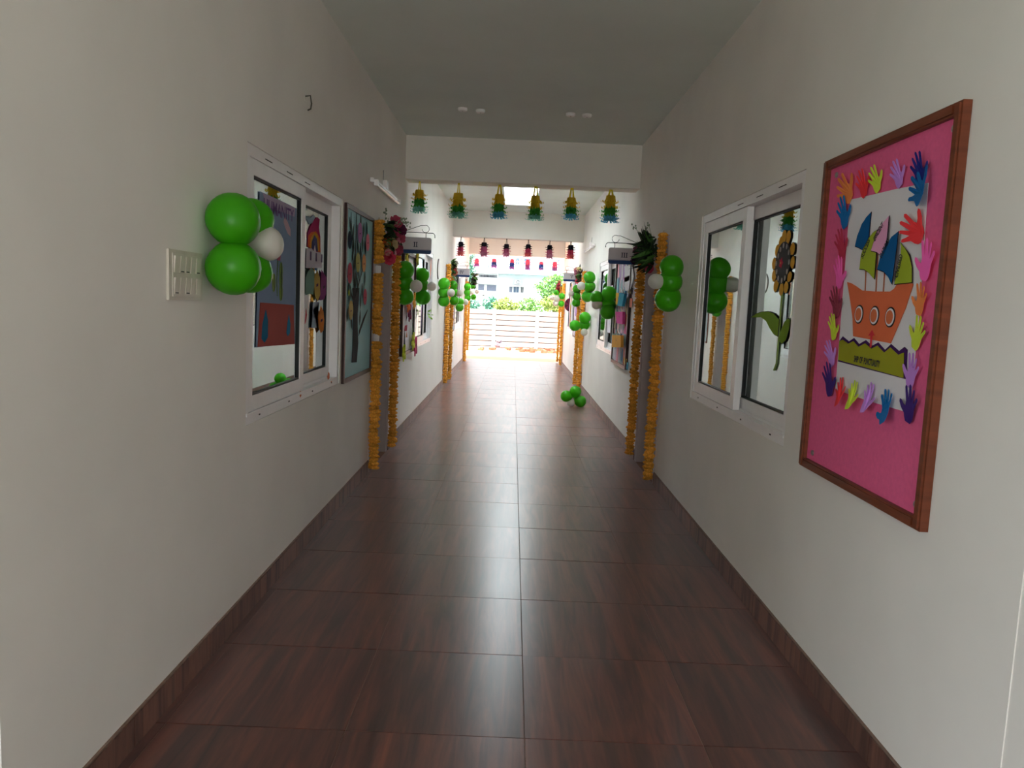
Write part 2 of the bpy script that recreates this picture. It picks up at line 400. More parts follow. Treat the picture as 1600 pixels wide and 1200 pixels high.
# measured positions (metres): y, z pairs on wall planes; x, y, z, r for balloons
D = {"hull": [[2.799, 1.573], [2.767, 1.569], [2.72, 1.556], [2.673, 1.541], [2.581, 1.536], [2.473, 1.534], [2.449, 1.543], [2.434, 1.557], [2.34, 1.557], [2.335, 1.553], [2.365, 1.483], [2.396, 1.434], [2.437, 1.369], [2.71, 1.38], [2.727, 1.442], [2.759, 1.505]], "ports": [[2.678, 1.458], [2.563, 1.455], [2.455, 1.452], [2.684, 1.49], [2.671, 1.426], [2.461, 1.484]], "sail_blue_far": [[2.659, 1.806], [2.66, 1.769], [2.659, 1.715], [2.688, 1.679], [2.721, 1.691], [2.758, 1.7], [2.747, 1.734], [2.719, 1.771], [2.69, 1.793]], "sail_green_far": [[2.59, 1.741], [2.588, 1.673], [2.586, 1.624], [2.585, 1.578], [2.626, 1.6], [2.662, 1.613], [2.699, 1.616], [2.697, 1.661], [2.685, 1.683], [2.65, 1.718], [2.62, 1.735]], "sail_pink": [[2.517, 1.777], [2.517, 1.74], [2.518, 1.686], [2.541, 1.651], [2.575, 1.666], [2.618, 1.674], [2.605, 1.7], [2.589, 1.736], [2.554, 1.758]], "sail_blue": [[2.441, 1.72], [2.442, 1.67], [2.446, 1.617], [2.45, 1.557], [2.475, 1.58], [2.508, 1.599], [2.556, 1.609], [2.54, 1.648], [2.516, 1.679], [2.478, 1.708]], "sail_green": [[2.431, 1.686], [2.4, 1.667], [2.368, 1.641], [2.347, 1.606], [2.338, 1.56], [2.441, 1.557], [2.43, 1.61], [2.419, 1.644], [2.421, 1.672]], "masts": [[2.662, 1.613], [2.653, 1.539], [2.592, 1.751], [2.574, 1.536], [2.526, 1.607], [2.522, 1.535]], "arrow": [[2.563, 1.407], [2.544, 1.389], [2.559, 1.388], [2.557, 1.349], [2.569, 1.348], [2.57, 1.388], [2.587, 1.387]], "wave": [[2.823, 1.358], [2.798, 1.376], [2.743, 1.36], [2.705, 1.374], [2.661, 1.355], [2.613, 1.371], [2.565, 1.354], [2.524, 1.368], [2.473, 1.346], [2.437, 1.367], [2.383, 1.348], [2.352, 1.363], [2.333, 1.355], [2.324, 1.265], [2.82, 1.282]], "water": [[2.818, 1.357], [2.79, 1.364], [2.741, 1.352], [2.702, 1.363], [2.659, 1.345], [2.611, 1.36], [2.562, 1.344], [2.522, 1.357], [2.472, 1.337], [2.435, 1.356], [2.381, 1.336], [2.348, 1.345], [2.337, 1.268], [2.813, 1.288]], "texts": [[2.681, 1.291], [2.491, 1.284]], "texts2": [[2.677, 1.648], [2.635, 1.708], [2.594, 1.701], [2.542, 1.751], [2.531, 1.64], [2.486, 1.694], [2.422, 1.575], [2.404, 1.646]], "hands": [["orange", "top left corner", [2.825, 1.871], [2.92, 1.948], 1], ["red", "top", [2.715, 1.867], [2.756, 1.951], 1], ["lime", "top", [2.616, 1.871], [2.663, 1.947], 1], ["lilac", "top", [2.469, 1.865], [2.509, 1.94], 1], ["navy", "top right", [2.346, 1.852], [2.374, 1.94], 1], ["blue", "tr", [2.283, 1.798], [2.395, 1.87], 1], ["blue", "ul", [2.85, 1.773], [2.892, 1.876], 1], ["crimson", "l", [2.85, 1.66], [2.887, 1.757], 1], ["pink", "l", [2.858, 1.551], [2.866, 1.659], 1], ["maroon", "l", [2.857, 1.443], [2.885, 1.547], 1], ["lime", "l", [2.863, 1.359], [2.879, 1.438], 1], ["lilac", "l", [2.852, 1.262], [2.9, 1.342], 1], ["purple", "bl", [2.855, 1.148], [2.884, 1.26], 1], ["red", "b", [2.727, 1.128], [2.775, 1.213], 1], ["lime", "b", [2.641, 1.127], [2.659, 1.216], 1], ["lilac", "b", [2.524, 1.132], [2.538, 1.222], 1], ["blue", "b", [2.381, 1.118], [2.428, 1.211], -1], ["purple", "br", [2.282, 1.138], [2.262, 1.24], -1], ["lilac", "r", [2.295, 1.244], [2.265, 1.336], -1], ["lime", "r", [2.287, 1.36], [2.245, 1.446], -1], ["orange", "r", [2.28, 1.461], [2.261, 1.546], -1], ["pink", "r", [2.27, 1.563], [2.249, 1.67], -1], ["red", "r", [2.27, 1.679], [2.425, 1.745], 1]], "sun_c": [[3.735, 1.695], [3.759, 1.797], [3.711, 1.594], [3.636, 1.69], [3.839, 1.701], [3.754, 1.695]], "petals": [[3.759, 1.853], [3.745, 1.793], [3.681, 1.844], [3.699, 1.787], [3.807, 1.819], [3.775, 1.777], [3.857, 1.776], [3.804, 1.739], [3.895, 1.698], [3.831, 1.697], [3.879, 1.629], [3.819, 1.649], [3.841, 1.568], [3.784, 1.607], [3.729, 1.537], [3.733, 1.598], [3.655, 1.554], [3.686, 1.597], [3.621, 1.606], [3.645, 1.642], [3.586, 1.688], [3.636, 1.694], [3.598, 1.764], [3.653, 1.743]], "dots": [[3.738, 1.778], [3.693, 1.77], [3.777, 1.761], [3.66, 1.74], [3.802, 1.732], [3.646, 1.694], [3.822, 1.696], [3.664, 1.65], [3.806, 1.655], [3.684, 1.62], [3.777, 1.622], [3.725, 1.61]], "stem": [[3.717, 1.556], [3.72, 1.463], [3.717, 1.344], [3.716, 1.215]], "stem2": [[3.712, 1.293], [3.717, 1.207], [3.747, 1.17]], "leaf1": [[4.169, 1.423], [4.083, 1.443], [3.996, 1.454], [3.898, 1.458], [3.814, 1.449], [3.729, 1.42], [3.729, 1.341], [3.79, 1.349], [3.858, 1.378], [3.914, 1.41], [4.005, 1.428]], "leaf2": [[3.709, 1.335], [3.686, 1.37], [3.651, 1.409], [3.608, 1.429], [3.58, 1.423], [3.583, 1.382], [3.614, 1.327], [3.664, 1.307], [3.698, 1.317]], "poster": [[3.512, 1.896], [3.747, 1.895], [3.913, 1.894], [4.103, 1.89], [4.105, 1.173], [3.834, 1.183], [3.481, 1.191]], "poster_soil": [[3.528, 1.396], [4.067, 1.383], [4.093, 1.174], [3.498, 1.193]], "poster_head": [[3.553, 1.894], [3.747, 1.894], [4.071, 1.888], [4.058, 1.843], [3.887, 1.843], [3.597, 1.838]], "cloud": [[3.887, 1.828], [3.939, 1.804], [3.992, 1.77], [3.994, 1.736], [3.949, 1.745], [3.904, 1.771], [3.874, 1.797]], "drops": [[3.605, 1.362], [3.637, 1.313], [3.637, 1.232], [3.591, 1.207], [3.547, 1.228], [3.558, 1.295], [3.978, 1.336], [4.006, 1.282], [4.0, 1.238], [3.963, 1.222], [3.94, 1.24], [3.956, 1.293]], "plant": [[3.784, 1.427], [3.774, 1.519], [3.785, 1.602]], "plant_leaves": [[3.835, 1.552], [3.722, 1.492], [3.836, 1.508], [3.838, 1.449]], "rainbow": [[4.479, 1.69], [4.466, 1.9], [4.338, 1.728], [4.629, 1.71]], "rb_out": [[4.348, 1.709], [4.344, 1.785], [4.396, 1.828], [4.477, 1.872], [4.543, 1.894], [4.602, 1.888], [4.586, 1.837], [4.624, 1.785], [4.63, 1.694], [4.586, 1.692]], "rb_mid": [[4.348, 1.709], [4.354, 1.771], [4.416, 1.796], [4.519, 1.81], [4.61, 1.774], [4.63, 1.694]], "rb_yel": [[4.385, 1.707], [4.4, 1.761], [4.472, 1.799], [4.539, 1.797], [4.577, 1.756], [4.585, 1.697]], "rb_in": [[4.412, 1.704], [4.419, 1.743], [4.473, 1.784], [4.526, 1.767], [4.556, 1.695]], "heart": [[4.377, 1.835], [4.304, 1.865], [4.339, 1.878], [4.402, 1.876], [4.475, 1.901], [4.495, 1.886], [4.44, 1.851]], "house": [[4.293, 1.588], [4.305, 1.697], [4.412, 1.704], [4.451, 1.688], [4.476, 1.726], [4.507, 1.691], [4.626, 1.694], [4.648, 1.604]], "st_green": [[4.293, 1.436], [4.296, 1.536], [4.33, 1.566], [4.409, 1.598], [4.467, 1.576], [4.481, 1.493], [4.456, 1.443], [4.373, 1.447]], "st_yellow": [[4.543, 1.584], [4.605, 1.546], [4.622, 1.445], [4.565, 1.404], [4.504, 1.434], [4.47, 1.517], [4.487, 1.557]], "st_purple": [[4.653, 1.594], [4.772, 1.552], [4.799, 1.473], [4.728, 1.415], [4.625, 1.409], [4.643, 1.496]], "st_orange": [[4.627, 1.378], [4.691, 1.342], [4.716, 1.289], [4.699, 1.227], [4.638, 1.211], [4.585, 1.251], [4.57, 1.318]], "st_blue": [[4.459, 1.399], [4.595, 1.399], [4.578, 1.358], [4.452, 1.354], [4.532, 1.308], [4.555, 1.247], [4.43, 1.251], [4.454, 1.32]], "st_red": [[4.306, 1.365], [4.331, 1.326], [4.31, 1.288], [4.289, 1.275]], "trunk": [[5.369, 1.5], [5.608, 1.505], [5.601, 1.424], [5.567, 1.319], [5.577, 1.226], [5.612, 1.105], [5.575, 0.963], [5.395, 0.974], [5.413, 1.079], [5.409, 1.261], [5.396, 1.381]], "branch": [[5.941, 1.347], [5.926, 1.331], [5.661, 1.179], [5.616, 1.155], [5.621, 1.193], [5.778, 1.284]], "ovals": [["navy", [5.217, 1.819], 0.06], ["lilac", [5.554, 1.897], 0.073], ["pink", [5.853, 1.853], 0.065], ["olive", [5.503, 1.684], 0.07], ["peach", [5.726, 1.69], 0.067], ["crimson", [5.244, 1.598], 0.072], ["crimson", [5.799, 1.441], 0.061], ["tan", [5.3, 1.346], 0.068], ["lime", [5.227, 1.465], 0.021]], "leaves": [[5.25, 1.918], [5.34, 1.878], [5.594, 1.975], [5.825, 1.946], [5.709, 1.929], [5.355, 1.786], [5.515, 1.781], [5.329, 1.73], [5.402, 1.679], [5.671, 1.821], [5.564, 1.602], [5.441, 1.563], [5.791, 1.58], [5.53, 1.52], [5.223, 1.497], [5.249, 1.44], [5.302, 1.464], [5.207, 1.318], [5.651, 1.406], [5.69, 1.481], [5.352, 1.256], [5.633, 1.287], [5.62, 1.748], [5.78, 1.8]], "k_orange": [[8.794, 1.612], [8.356, 1.601], [8.411, 1.473], [8.779, 1.478]], "k_teal": [[8.358, 1.606], [7.966, 1.591], [8.091, 1.46], [8.457, 1.469]], "k_pink": [[8.771, 1.399], [8.192, 1.403], [8.139, 1.272], [8.591, 1.271]], "k_grey": [[8.921, 1.141], [8.385, 1.165], [8.33, 1.035], [8.859, 1.0]], "k_orange2": [[8.741, 1.132], [8.027, 1.158], [7.99, 1.032], [8.682, 0.995]], "k_salmon": [[7.984, 1.549], [7.764, 1.543], [7.808, 1.451], [8.017, 1.455]], "k_white": [[8.495, 1.902], [7.945, 1.886], [7.766, 1.766], [7.95, 1.638], [8.342, 1.623]], "k_rose": [[8.505, 1.775], [7.939, 1.783], [8.058, 1.734], [8.344, 1.721]], "k_black": [[7.855, 1.657], [7.764, 1.645], [7.793, 1.584], [7.876, 1.59]], "k_blue": [[8.388, 1.678], [8.26, 1.605], [8.451, 1.608]], "k_olive": [[8.001, 1.681], [7.933, 1.596], [8.149, 1.604]], "k_yellow": [[8.108, 0.923], [7.928, 0.915], [7.979, 0.826], [8.103, 0.858]], "k_teal2": [[7.916, 0.884], [7.792, 0.893], [7.794, 0.81], [7.939, 0.818]], "k_pink2": [[8.191, 1.254], [7.971, 1.25], [8.007, 1.164], [8.272, 1.175]], "balls": {"L1": [["g", -1.05, 2.85, 1.702, 0.096], ["g", -1.046, 2.85, 1.529, 0.098]], "L1x": [["g", -1.045, 3.05, 1.721, 0.087], ["g", -1.046, 3.05, 1.523, 0.085], ["w", -0.984, 3.05, 1.634, 0.067]], "R1": [["g", 1.093, 5.4, 1.74, 0.082], ["g", 1.095, 5.4, 1.642, 0.084], ["g", 1.093, 5.4, 1.522, 0.091], ["w", 0.991, 5.4, 1.638, 0.054]], "L2": [["g", -1.025, 7.25, 1.706, 0.085], ["g", -1.034, 7.25, 1.595, 0.081], ["g", -1.028, 7.25, 1.463, 0.082], ["w", -0.917, 7.25, 1.564, 0.057]], "L3": [["g", -1.056, 8.85, 1.717, 0.082], ["g", -1.071, 8.85, 1.607, 0.078], ["g", -1.056, 8.85, 1.468, 0.089], ["w", -0.942, 8.85, 1.594, 0.052]], "L4": [["g", -1.059, 11.6, 1.687, 0.088], ["g", -1.055, 11.6, 1.563, 0.086], ["g", -1.063, 11.6, 1.432, 0.086], ["w", -0.946, 11.6, 1.558, 0.061]], "L5": [["g", -1.056, 13.3, 1.702, 0.084], ["g", -1.046, 13.3, 1.582, 0.084], ["g", -1.031, 13.3, 1.45, 0.087], ["w", -0.926, 13.3, 1.576, 0.056]], "L6": [["g", -1.068, 15.2, 1.316, 0.082], ["g", -1.056, 15.2, 1.418, 0.079], ["w", -0.948, 15.2, 1.423, 0.059]], "L7": [["g", -1.073, 17.6, 1.771, 0.081], ["g", -1.068, 17.6, 1.64, 0.078], ["g", -1.047, 17.6, 1.524, 0.077], ["w", -0.952, 17.6, 1.645, 0.052]], "L8": [["g", -1.011, 18.9, 1.809, 0.063], ["g", -0.979, 18.9, 1.552, 0.071], ["w", -0.905, 18.9, 1.681, 0.054]], "R2": [["g", 1.117, 9.0, 1.602, 0.087], ["g", 0.979, 9.0, 1.553, 0.076], ["g", 1.118, 9.0, 1.475, 0.087], ["g", 1.111, 9.0, 1.392, 0.087], ["w", 0.982, 9.0, 1.477, 0.063]], "R3": [["g", 1.102, 11.3, 1.866, 0.087], ["g", 1.113, 11.3, 1.733, 0.088], ["g", 1.088, 11.3, 1.591, 0.083], ["w", 0.988, 11.3, 1.737, 0.06]], "R4": [["g", 1.134, 12.0, 1.263, 0.091], ["g", 0.985, 12.0, 1.136, 0.086], ["g", 1.145, 12.0, 1.155, 0.088], ["w", 1.133, 12.0, 1.039, 0.055]], "R5": [["g", 1.121, 13.7, 1.742, 0.075], ["g", 1.125, 13.7, 1.62, 0.075], ["g", 1.127, 13.7, 1.5, 0.075], ["w", 1.029, 13.7, 1.655, 0.052]], "R6": [["g", 0.981, 17.7, 1.731, 0.062], ["g", 1.118, 17.7, 1.649, 0.074], ["g", 1.112, 17.7, 1.478, 0.074], ["w", 0.884, 17.7, 1.609, 0.055], ["w", 0.992, 17.7, 1.599, 0.077], ["w", 0.983, 17.7, 1.486, 0.068]], "FL": [["g", 0.948, 10.87, 0.22, 0.084], ["g", 0.823, 10.87, 0.15, 0.082], ["g", 1.025, 10.87, 0.08, 0.084], ["w", 0.892, 10.87, 0.055, 0.057]]}, "lanterns": {"yellow": [[-1.011, 8.0, 2.646, 2.556, 2.472, 2.324], [-0.61, 8.0, 2.638, 2.541, 2.425, 2.289], [-0.189, 8.0, 2.637, 2.547, 2.457, 2.301], [0.183, 8.0, 2.64, 2.55, 2.434, 2.298], [0.554, 8.0, 2.65, 2.547, 2.457, 2.321], [0.955, 8.0, 2.655, 2.584, 2.474, 2.312]], "black": [[-0.996, 14.05, 2.611, 2.508, 2.427, 2.255], [-0.572, 14.05, 2.606, 2.515, 2.446, 2.256], [-0.165, 14.05, 2.613, 2.504, 2.429, 2.268], [0.231, 14.05, 2.613, 2.515, 2.446, 2.286], [0.621, 14.05, 2.618, 2.521, 2.441, 2.268], [1.005, 14.05, 2.624, 2.538, 2.457, 2.285]], "pink": [[-0.955, 19.35, 2.61, 2.515, 2.404, 2.309], [-0.521, 19.35, 2.613, 2.526, 2.455, 2.296], [-0.071, 19.35, 2.601, 2.538, 2.458, 2.276], [0.323, 19.35, 2.602, 2.539, 2.428, 2.277], [0.665, 19.35, 2.601, 2.506, 2.443, 2.284], [1.006, 19.35, 2.6, 2.521, 2.394, 2.283]]}, "bld": {"band": [[-0.9, 3.5], [2.48, 3.01]], "bandl": [[-0.85, 3.01], [1.23, 2.98]], "up1": [[0.07, 3.87], [0.24, 3.53]], "up2": [[0.32, 3.88], [0.41, 3.54]], "up3": [[0.5, 3.87], [0.85, 3.56]], "up4": [[2.33, 3.88], [2.44, 3.52]], "slit1": [[-1.63, 3.45], [-1.58, 3.22]], "slit2": [[-1.46, 3.44], [-1.4, 3.22]], "bal": [[-1.9, 2.91], [-0.95, 2.77]], "w1": [[-1.94, 2.39], [-1.62, 2.07]], "w2": [[-1.47, 2.38], [-0.96, 2.05]], "door": [[-0.24, 2.34], [0.54, 2.03]], "can": [[-0.3, 2.38], [0.59, 2.38]], "ac": [[0.1, 2.69], [0.35, 2.49]]}}
# ---------------------------------------------------------------- structure: floor with tiles
WEST, SOUTH = -4.7, -4.0
floor = struct('floor', MB().box(WEST, XR + 3.4, SOUTH, YEND, -0.12, -0.0025), GROUT)
tile_mesh = {}
def add_tile(x0, x1, y0, y1):
    g = 0.0011
    w, d = round(x1 - x0, 4), round(y1 - y0, 4)
    if (w, d) not in tile_mesh:
        hw, hd = w / 2 - g, d / 2 - g
        c = 0.0009
        mb = MB().add([(-hw, -hd, -0.0024), (hw, -hd, -0.0024), (hw, hd, -0.0024), (-hw, hd, -0.0024),
                       (-hw, -hd, -c), (hw, -hd, -c), (hw, hd, -c), (-hw, hd, -c),
                       (-hw + c, -hd + c, 0), (hw - c, -hd + c, 0), (hw - c, hd - c, 0), (-hw + c, hd - c, 0)],
                      [(8, 9, 10, 11)] + [(i, (i + 1) % 4, (i + 1) % 4 + 4, i + 4) for i in range(4)] + [(i + 4, (i + 1) % 4 + 4, (i + 1) % 4 + 8, i + 8) for i in range(4)])
        tile_mesh[(w, d)] = mb.mesh('tile', TILE)
    o = place('tile', tile_mesh[(w, d)], floor, ((x0 + x1) / 2, (y0 + y1) / 2, 0),
              (random.gauss(0, 0.0011), random.gauss(0, 0.0013), 0))
    return o
XC = 0.1016
cols = [XL, XC - 1.2, XC - 0.6, XC, XC + 0.6, XR]
row0 = 2.4105
y = row0 - 0.6 * 5
while y < YEND - 0.05:
    y1 = min(y + 0.6, YEND)
    for a, b in zip(cols[:-1], cols[1:]):
        add_tile(a, b, y, y1)
    y += 0.6
for i in range(5):                       # the side passage behind the wall's end
    for j in range(4):
        xx = XL - 0.6 * (i + 1)
        add_tile(xx, xx + 0.6, row0 - 0.6 * 5 + 0.6 * j, row0 - 0.6 * 5 + 0.6 * (j + 1))

# ---------------------------------------------------------------- structure: walls, ceiling, beams
WZ0, WZ1 = 0.86, 2.07
DZ = 2.0
LW = [(3.28, 5.08), (9.0, 10.8), (14.95, 17.3)]
LD = [(6.22, 7.10), (12.85, 13.62), (17.95, 18.75)]
RW = [(3.34, 5.14), (9.35, 11.12), (15.35, 17.2)]
RD = [(6.24, 7.14), (13.02, 13.72), (18.15, 18.95)]
def wall(name, xa, xb, y0, y1, holes):
    mb = MB()
    ys = sorted({y0, y1} | {h[0] for h in holes} | {h[1] for h in holes})
    for a, b in zip(ys[:-1], ys[1:]):
        hs = [h for h in holes if h[0] <= a and h[1] >= b]
        if not hs:
            mb.box(xa, xb, a, b, -0.005, H)
        else:
            h = hs[0]
            if h[2] > 0:
                mb.box(xa, xb, a, b, -0.005, h[2])
            mb.box(xa, xb, a, b, h[3], H)
    return struct(name, mb, WALL)
holesL = [(a, b, WZ0, WZ1) for a, b in LW] + [(a, b, 0, DZ) for a, b in LD]
holesR = [(a, b, WZ0, WZ1) for a, b in RW] + [(a, b, 0, DZ) for a, b in RD]
WT = 0.2
wall('wall_left', XL - WT, XL, 1.667, YEND, holesL)
wall('wall_right', XR, XR + WT, 1.74, YEND, holesR)
struct('wall_right_rear', MB().box(XR + 0.003, XR + WT, SOUTH, 1.74, -0.005, H), WALL)
struct('wall_rear', MB().box(WEST, XL, SOUTH - 0.2, SOUTH, -0.12, H).box(XL, XR + 0.003, SOUTH - 0.2, SOUTH, 2.64, H), WALL)  # unseen end wall, left open below the lintel to let daylight in
struct('added_passage_header', MB().box(WEST - 0.2, WEST, SOUTH, 1.867, 2.1, H).box(WEST - 0.2, WEST, SOUTH, -1.6, -0.12, 2.1), BEAM)  # unseen header and side wall, added to hold back sky light from the passage
struct('wall_passage_side', MB().box(WEST, XL - WT, 1.667, 1.867, -0.005, H), WALL)
# classroom shells
struct('wall_classroom_left', MB().box(WEST, WEST + 0.1, 1.867, YEND, -0.005, H).box(WEST, XL - WT, YEND - 0.15, YEND, -0.005, H)
       .box(WEST, XL - WT, 7.86, 8.01, -0.005, H).box(WEST, XL - WT, 13.95, 14.1, -0.005, H), ROOM)
struct('wall_classroom_right', MB().box(XR + 3.3, XR + 3.4, SOUTH, YEND, -0.005, H).box(XR + WT, XR + 3.3, YEND - 0.15, YEND, -0.005, H)
       .box(XR + WT, XR + 3.3, SOUTH, SOUTH + 0.15, -0.005, H)
       .box(XR + WT, XR + 3.3, 7.86, 8.01, -0.005, H).box(XR + WT, XR + 3.3, 13.95, 14.1, -0.005, H), ROOM)
SKX0, SKX1, SKY0, SKY1 = -0.20, 0.30, 9.2, 12.95
CT = H + 0.14
SKZ0, SKZ1 = 14.9, 17.4                  # unseen skylight, added to light the last bay
cm = MB().box(WEST - 0.4, XR + 3.4, SOUTH - 0.2, SKY0, H, CT).box(WEST - 0.4, XR + 3.4, SKY1, SKZ0, H, CT).box(WEST - 0.4, XR + 3.4, SKZ1, YEND + 0.05, H, CT)
for a, b, w in ((SKY0, SKY1, 0), (SKZ0, SKZ1, 0.2)):
    cm.box(WEST - 0.4, SKX0 - w, a, b, H, CT).box(SKX1 + w, XR + 3.4, a, b, H, CT)
struct('ceiling', cm, CEIL)
BZ = 2.645
struct('trim_1', MB().box(XL, XR, 7.86, 8.14, BZ, H), BEAM)
struct('trim_2', MB().box(XL, XR, 13.95, 14.2, 2.60, H), BEAM)
struct('trim_3', MB().box(XL, XR, YEND - 0.22, YEND, 2.61, H), BEAM)
# skylight: curb round the ceiling hole and a frosted pane over it
frost = bpy.data.materials.new('frosted_skylight_sheet')
frost.use_nodes = True
fn = frost.node_tree.nodes
fn.remove(fn['Principled BSDF'])
ft = fn.new('ShaderNodeBsdfTranslucent')
ft.inputs['Color'].default_value = (0.86, 0.95, 1.0, 1)
frost.node_tree.links.new(ft.outputs['BSDF'], fn['Material Output'].inputs['Surface'])
def skylight(idx, s0, s1, x0, x1):
    sky = struct_empty('window_%d' % idx, ((x0 + x1) / 2, (s0 + s1) / 2, CT))
    MB().box(x0 - 0.08, x0, s0 - 0.08, s1 + 0.08, CT, CT + 0.06).box(x1, x1 + 0.08, s0 - 0.08, s1 + 0.08, CT, CT + 0.06) \
        .box(x0, x1, s0 - 0.08, s0, CT, CT + 0.06).box(x0, x1, s1, s1 + 0.08, CT, CT + 0.06).build('curb', BEAM, sky)
    for i in range(4):
        a = s0 - 0.06 + (s1 - s0 + 0.12) * i / 4
        b = s0 - 0.06 + (s1 - s0 + 0.12) * (i + 1) / 4
        link('pane', MB().add([(x0 - 0.06, a + 0.002, CT + 0.062), (x1 + 0.06, a + 0.002, CT + 0.062), (x1 + 0.06, b - 0.002, CT + 0.062), (x0 - 0.06, b - 0.002, CT + 0.062)], [(0, 1, 2, 3)]).mesh('pane', frost), sky)
skylight(7, SKY0, SKY1, SKX0, SKX1)
skylight(8, SKZ0, SKZ1, SKX0 - 0.2, SKX1 + 0.2)

# skirting: one piece of tile per 0.6 m
def baseboard(side, doors, ya):
    e = struct_empty('baseboard_' + side, (XL if side == 'left' else XR, ya, 0))
    segs, cur = [], ya
    for a, b in doors:
        segs.append((cur, a - 0.045))
        cur = b + 0.045
    segs.append((cur, YEND - 0.01))
    for a, b in segs:
        k = a
        while k < b - 0.02:
            k2 = min(k + 0.6, b)
            x0, x1 = (XL, XL + 0.011) if side == 'left' else (XR - 0.011, XR)
            MB().box(x0, x1, k + 0.001, k2 - 0.001, 0.001, 0.1 + random.uniform(-0.001, 0.001)).build('skirting_tile', SKIRT, e)
            k = k2
    mb = MB()
    for a, b in segs:
        x0, x1 = (XL, XL + 0.008) if side == 'left' else (XR - 0.008, XR)
        mb.box(x0, x1, a, b, 0.1015, 0.107)
    mb.build('grout_line', GROUT, e)
baseboard('left', LD, 1.667)
baseboard('right', RD, 1.74)

# ---------------------------------------------------------------- windows
def window(idx, side, y0, y1, near_in_front, z0=WZ0, z1=WZ1):
    s = 1 if side == 'left' else -1          # +1: the corridor lies towards +x
    X = XL if side == 'left' else XR
    def bx(mb, d0, d1, a, b, c, d):           # d = depth behind the wall face
        return mb.box(X - s * d0, X - s * d1, a, b, c, d)
    w = struct_empty('window_%d' % idx, (X, (y0 + y1) / 2, z0))
    fr = MB()
    bx(fr, 0.006, 0.13, y0, y0 + 0.05, z0, z1)
    bx(fr, 0.006, 0.13, y1 - 0.05, y1, z0, z1)
    bx(fr, 0.006, 0.13, y0 + 0.05, y1 - 0.05, z1 - 0.05, z1)
    bx(fr, 0.006, 0.13, y0 + 0.05, y1 - 0.05, z0, z0 + 0.045)
    fro = fr.build('frame', PVC, w)
    dots = MB()
    for k in range(4):
        yy = y0 + 0.2 + k * (y1 - y0 - 0.4) / 3
        bx(dots, 0.004, 0.0062, yy - 0.008, yy + 0.008, z0 + 0.02, z0 + 0.027)
    dots.build('screw_hole', BLACK, fro)
    for k in range(3):                         # little printed marks along the top rail
        yy = y0 + 0.25 + k * 0.33
        bx(MB(), 0.0045, 0.0062, yy, yy + 0.10, z1 - 0.030, z1 - 0.026).build('printed_mark', INK, fro)
    tr = MB()
    bx(tr, 0.0, 0.008, y0 + 0.02, y1 - 0.02, z0 + 0.036, z0 + 0.05)
    bx(tr, 0.052, 0.056, y0 + 0.05, y1 - 0.05, z0 + 0.045, z0 + 0.06)
    tr.build('sliding_track', PVC, w)
    ym = (y0 + y1) / 2
    res = {}
    for which in ('near', 'far'):
        a, b = (y0 + 0.05, ym + 0.055) if which == 'near' else (ym - 0.055, y1 - 0.05)
        front = (which == 'near') == near_in_front
        d0, d1 = (0.012, 0.048) if front else (0.06, 0.096)
        c, d = z0 + 0.05, z1 - 0.052
        st = 0.068
        m = MB()
        bx(m, d0, d1, a, a + st, c, d)
        bx(m, d0, d1, b - st, b, c, d)
        bx(m, d0, d1, a + st, b - st, d - st, d)
        bx(m, d0, d1, a + st, b - st, c, c + st)
        sash = m.build('sash', PVC, w)
        g = 0.009
        m = MB()
        e0, e1 = d0 + 0.006, d1 - 0.006
        bx(m, e0, e1, a + st, a + st + g, c + st, d - st)
        bx(m, e0, e1, b - st - g, b - st, c + st, d - st)
        bx(m, e0, e1, a + st + g, b - st - g, d - st - g, d - st)
        bx(m, e0, e1, a + st + g, b - st - g, c + st, c + st + g)
        m.build('gasket', BLACK, sash)
        gm = (d0 + d1) / 2
        xx = X - s * gm
        MB().box(xx - 0.002, xx + 0.002, a + st, b - st, c + st, d - st).build('glass', GLASS, sash)
        res[which] = xx + s * 0.004
    return w, res
WIN = {}
for i, (a, b) in enumerate(LW):
    WIN['L%d' % i] = window(i + 1, 'left', a, b, True)
for cy, cz, r in ((4.80, 0.935, 0.028), (4.16, 0.895, 0.02), (4.88, 0.90, 0.018)):
    MB().yz([(cy + r * random.uniform(.6, 1.3) * math.cos(PI * k / 5), cz + r * random.uniform(.4, 1) * math.sin(PI * k / 5)) for k in range(10)], XL - 0.0058, XL - 0.0048).build('orange_stain', mat('turmeric_stain', '#d8703a', rough=.9), WIN['L0'][0])
for i, (a, b) in enumerate(RW):
    WIN['R%d' % i] = window(i + 4, 'right', a, b, False)

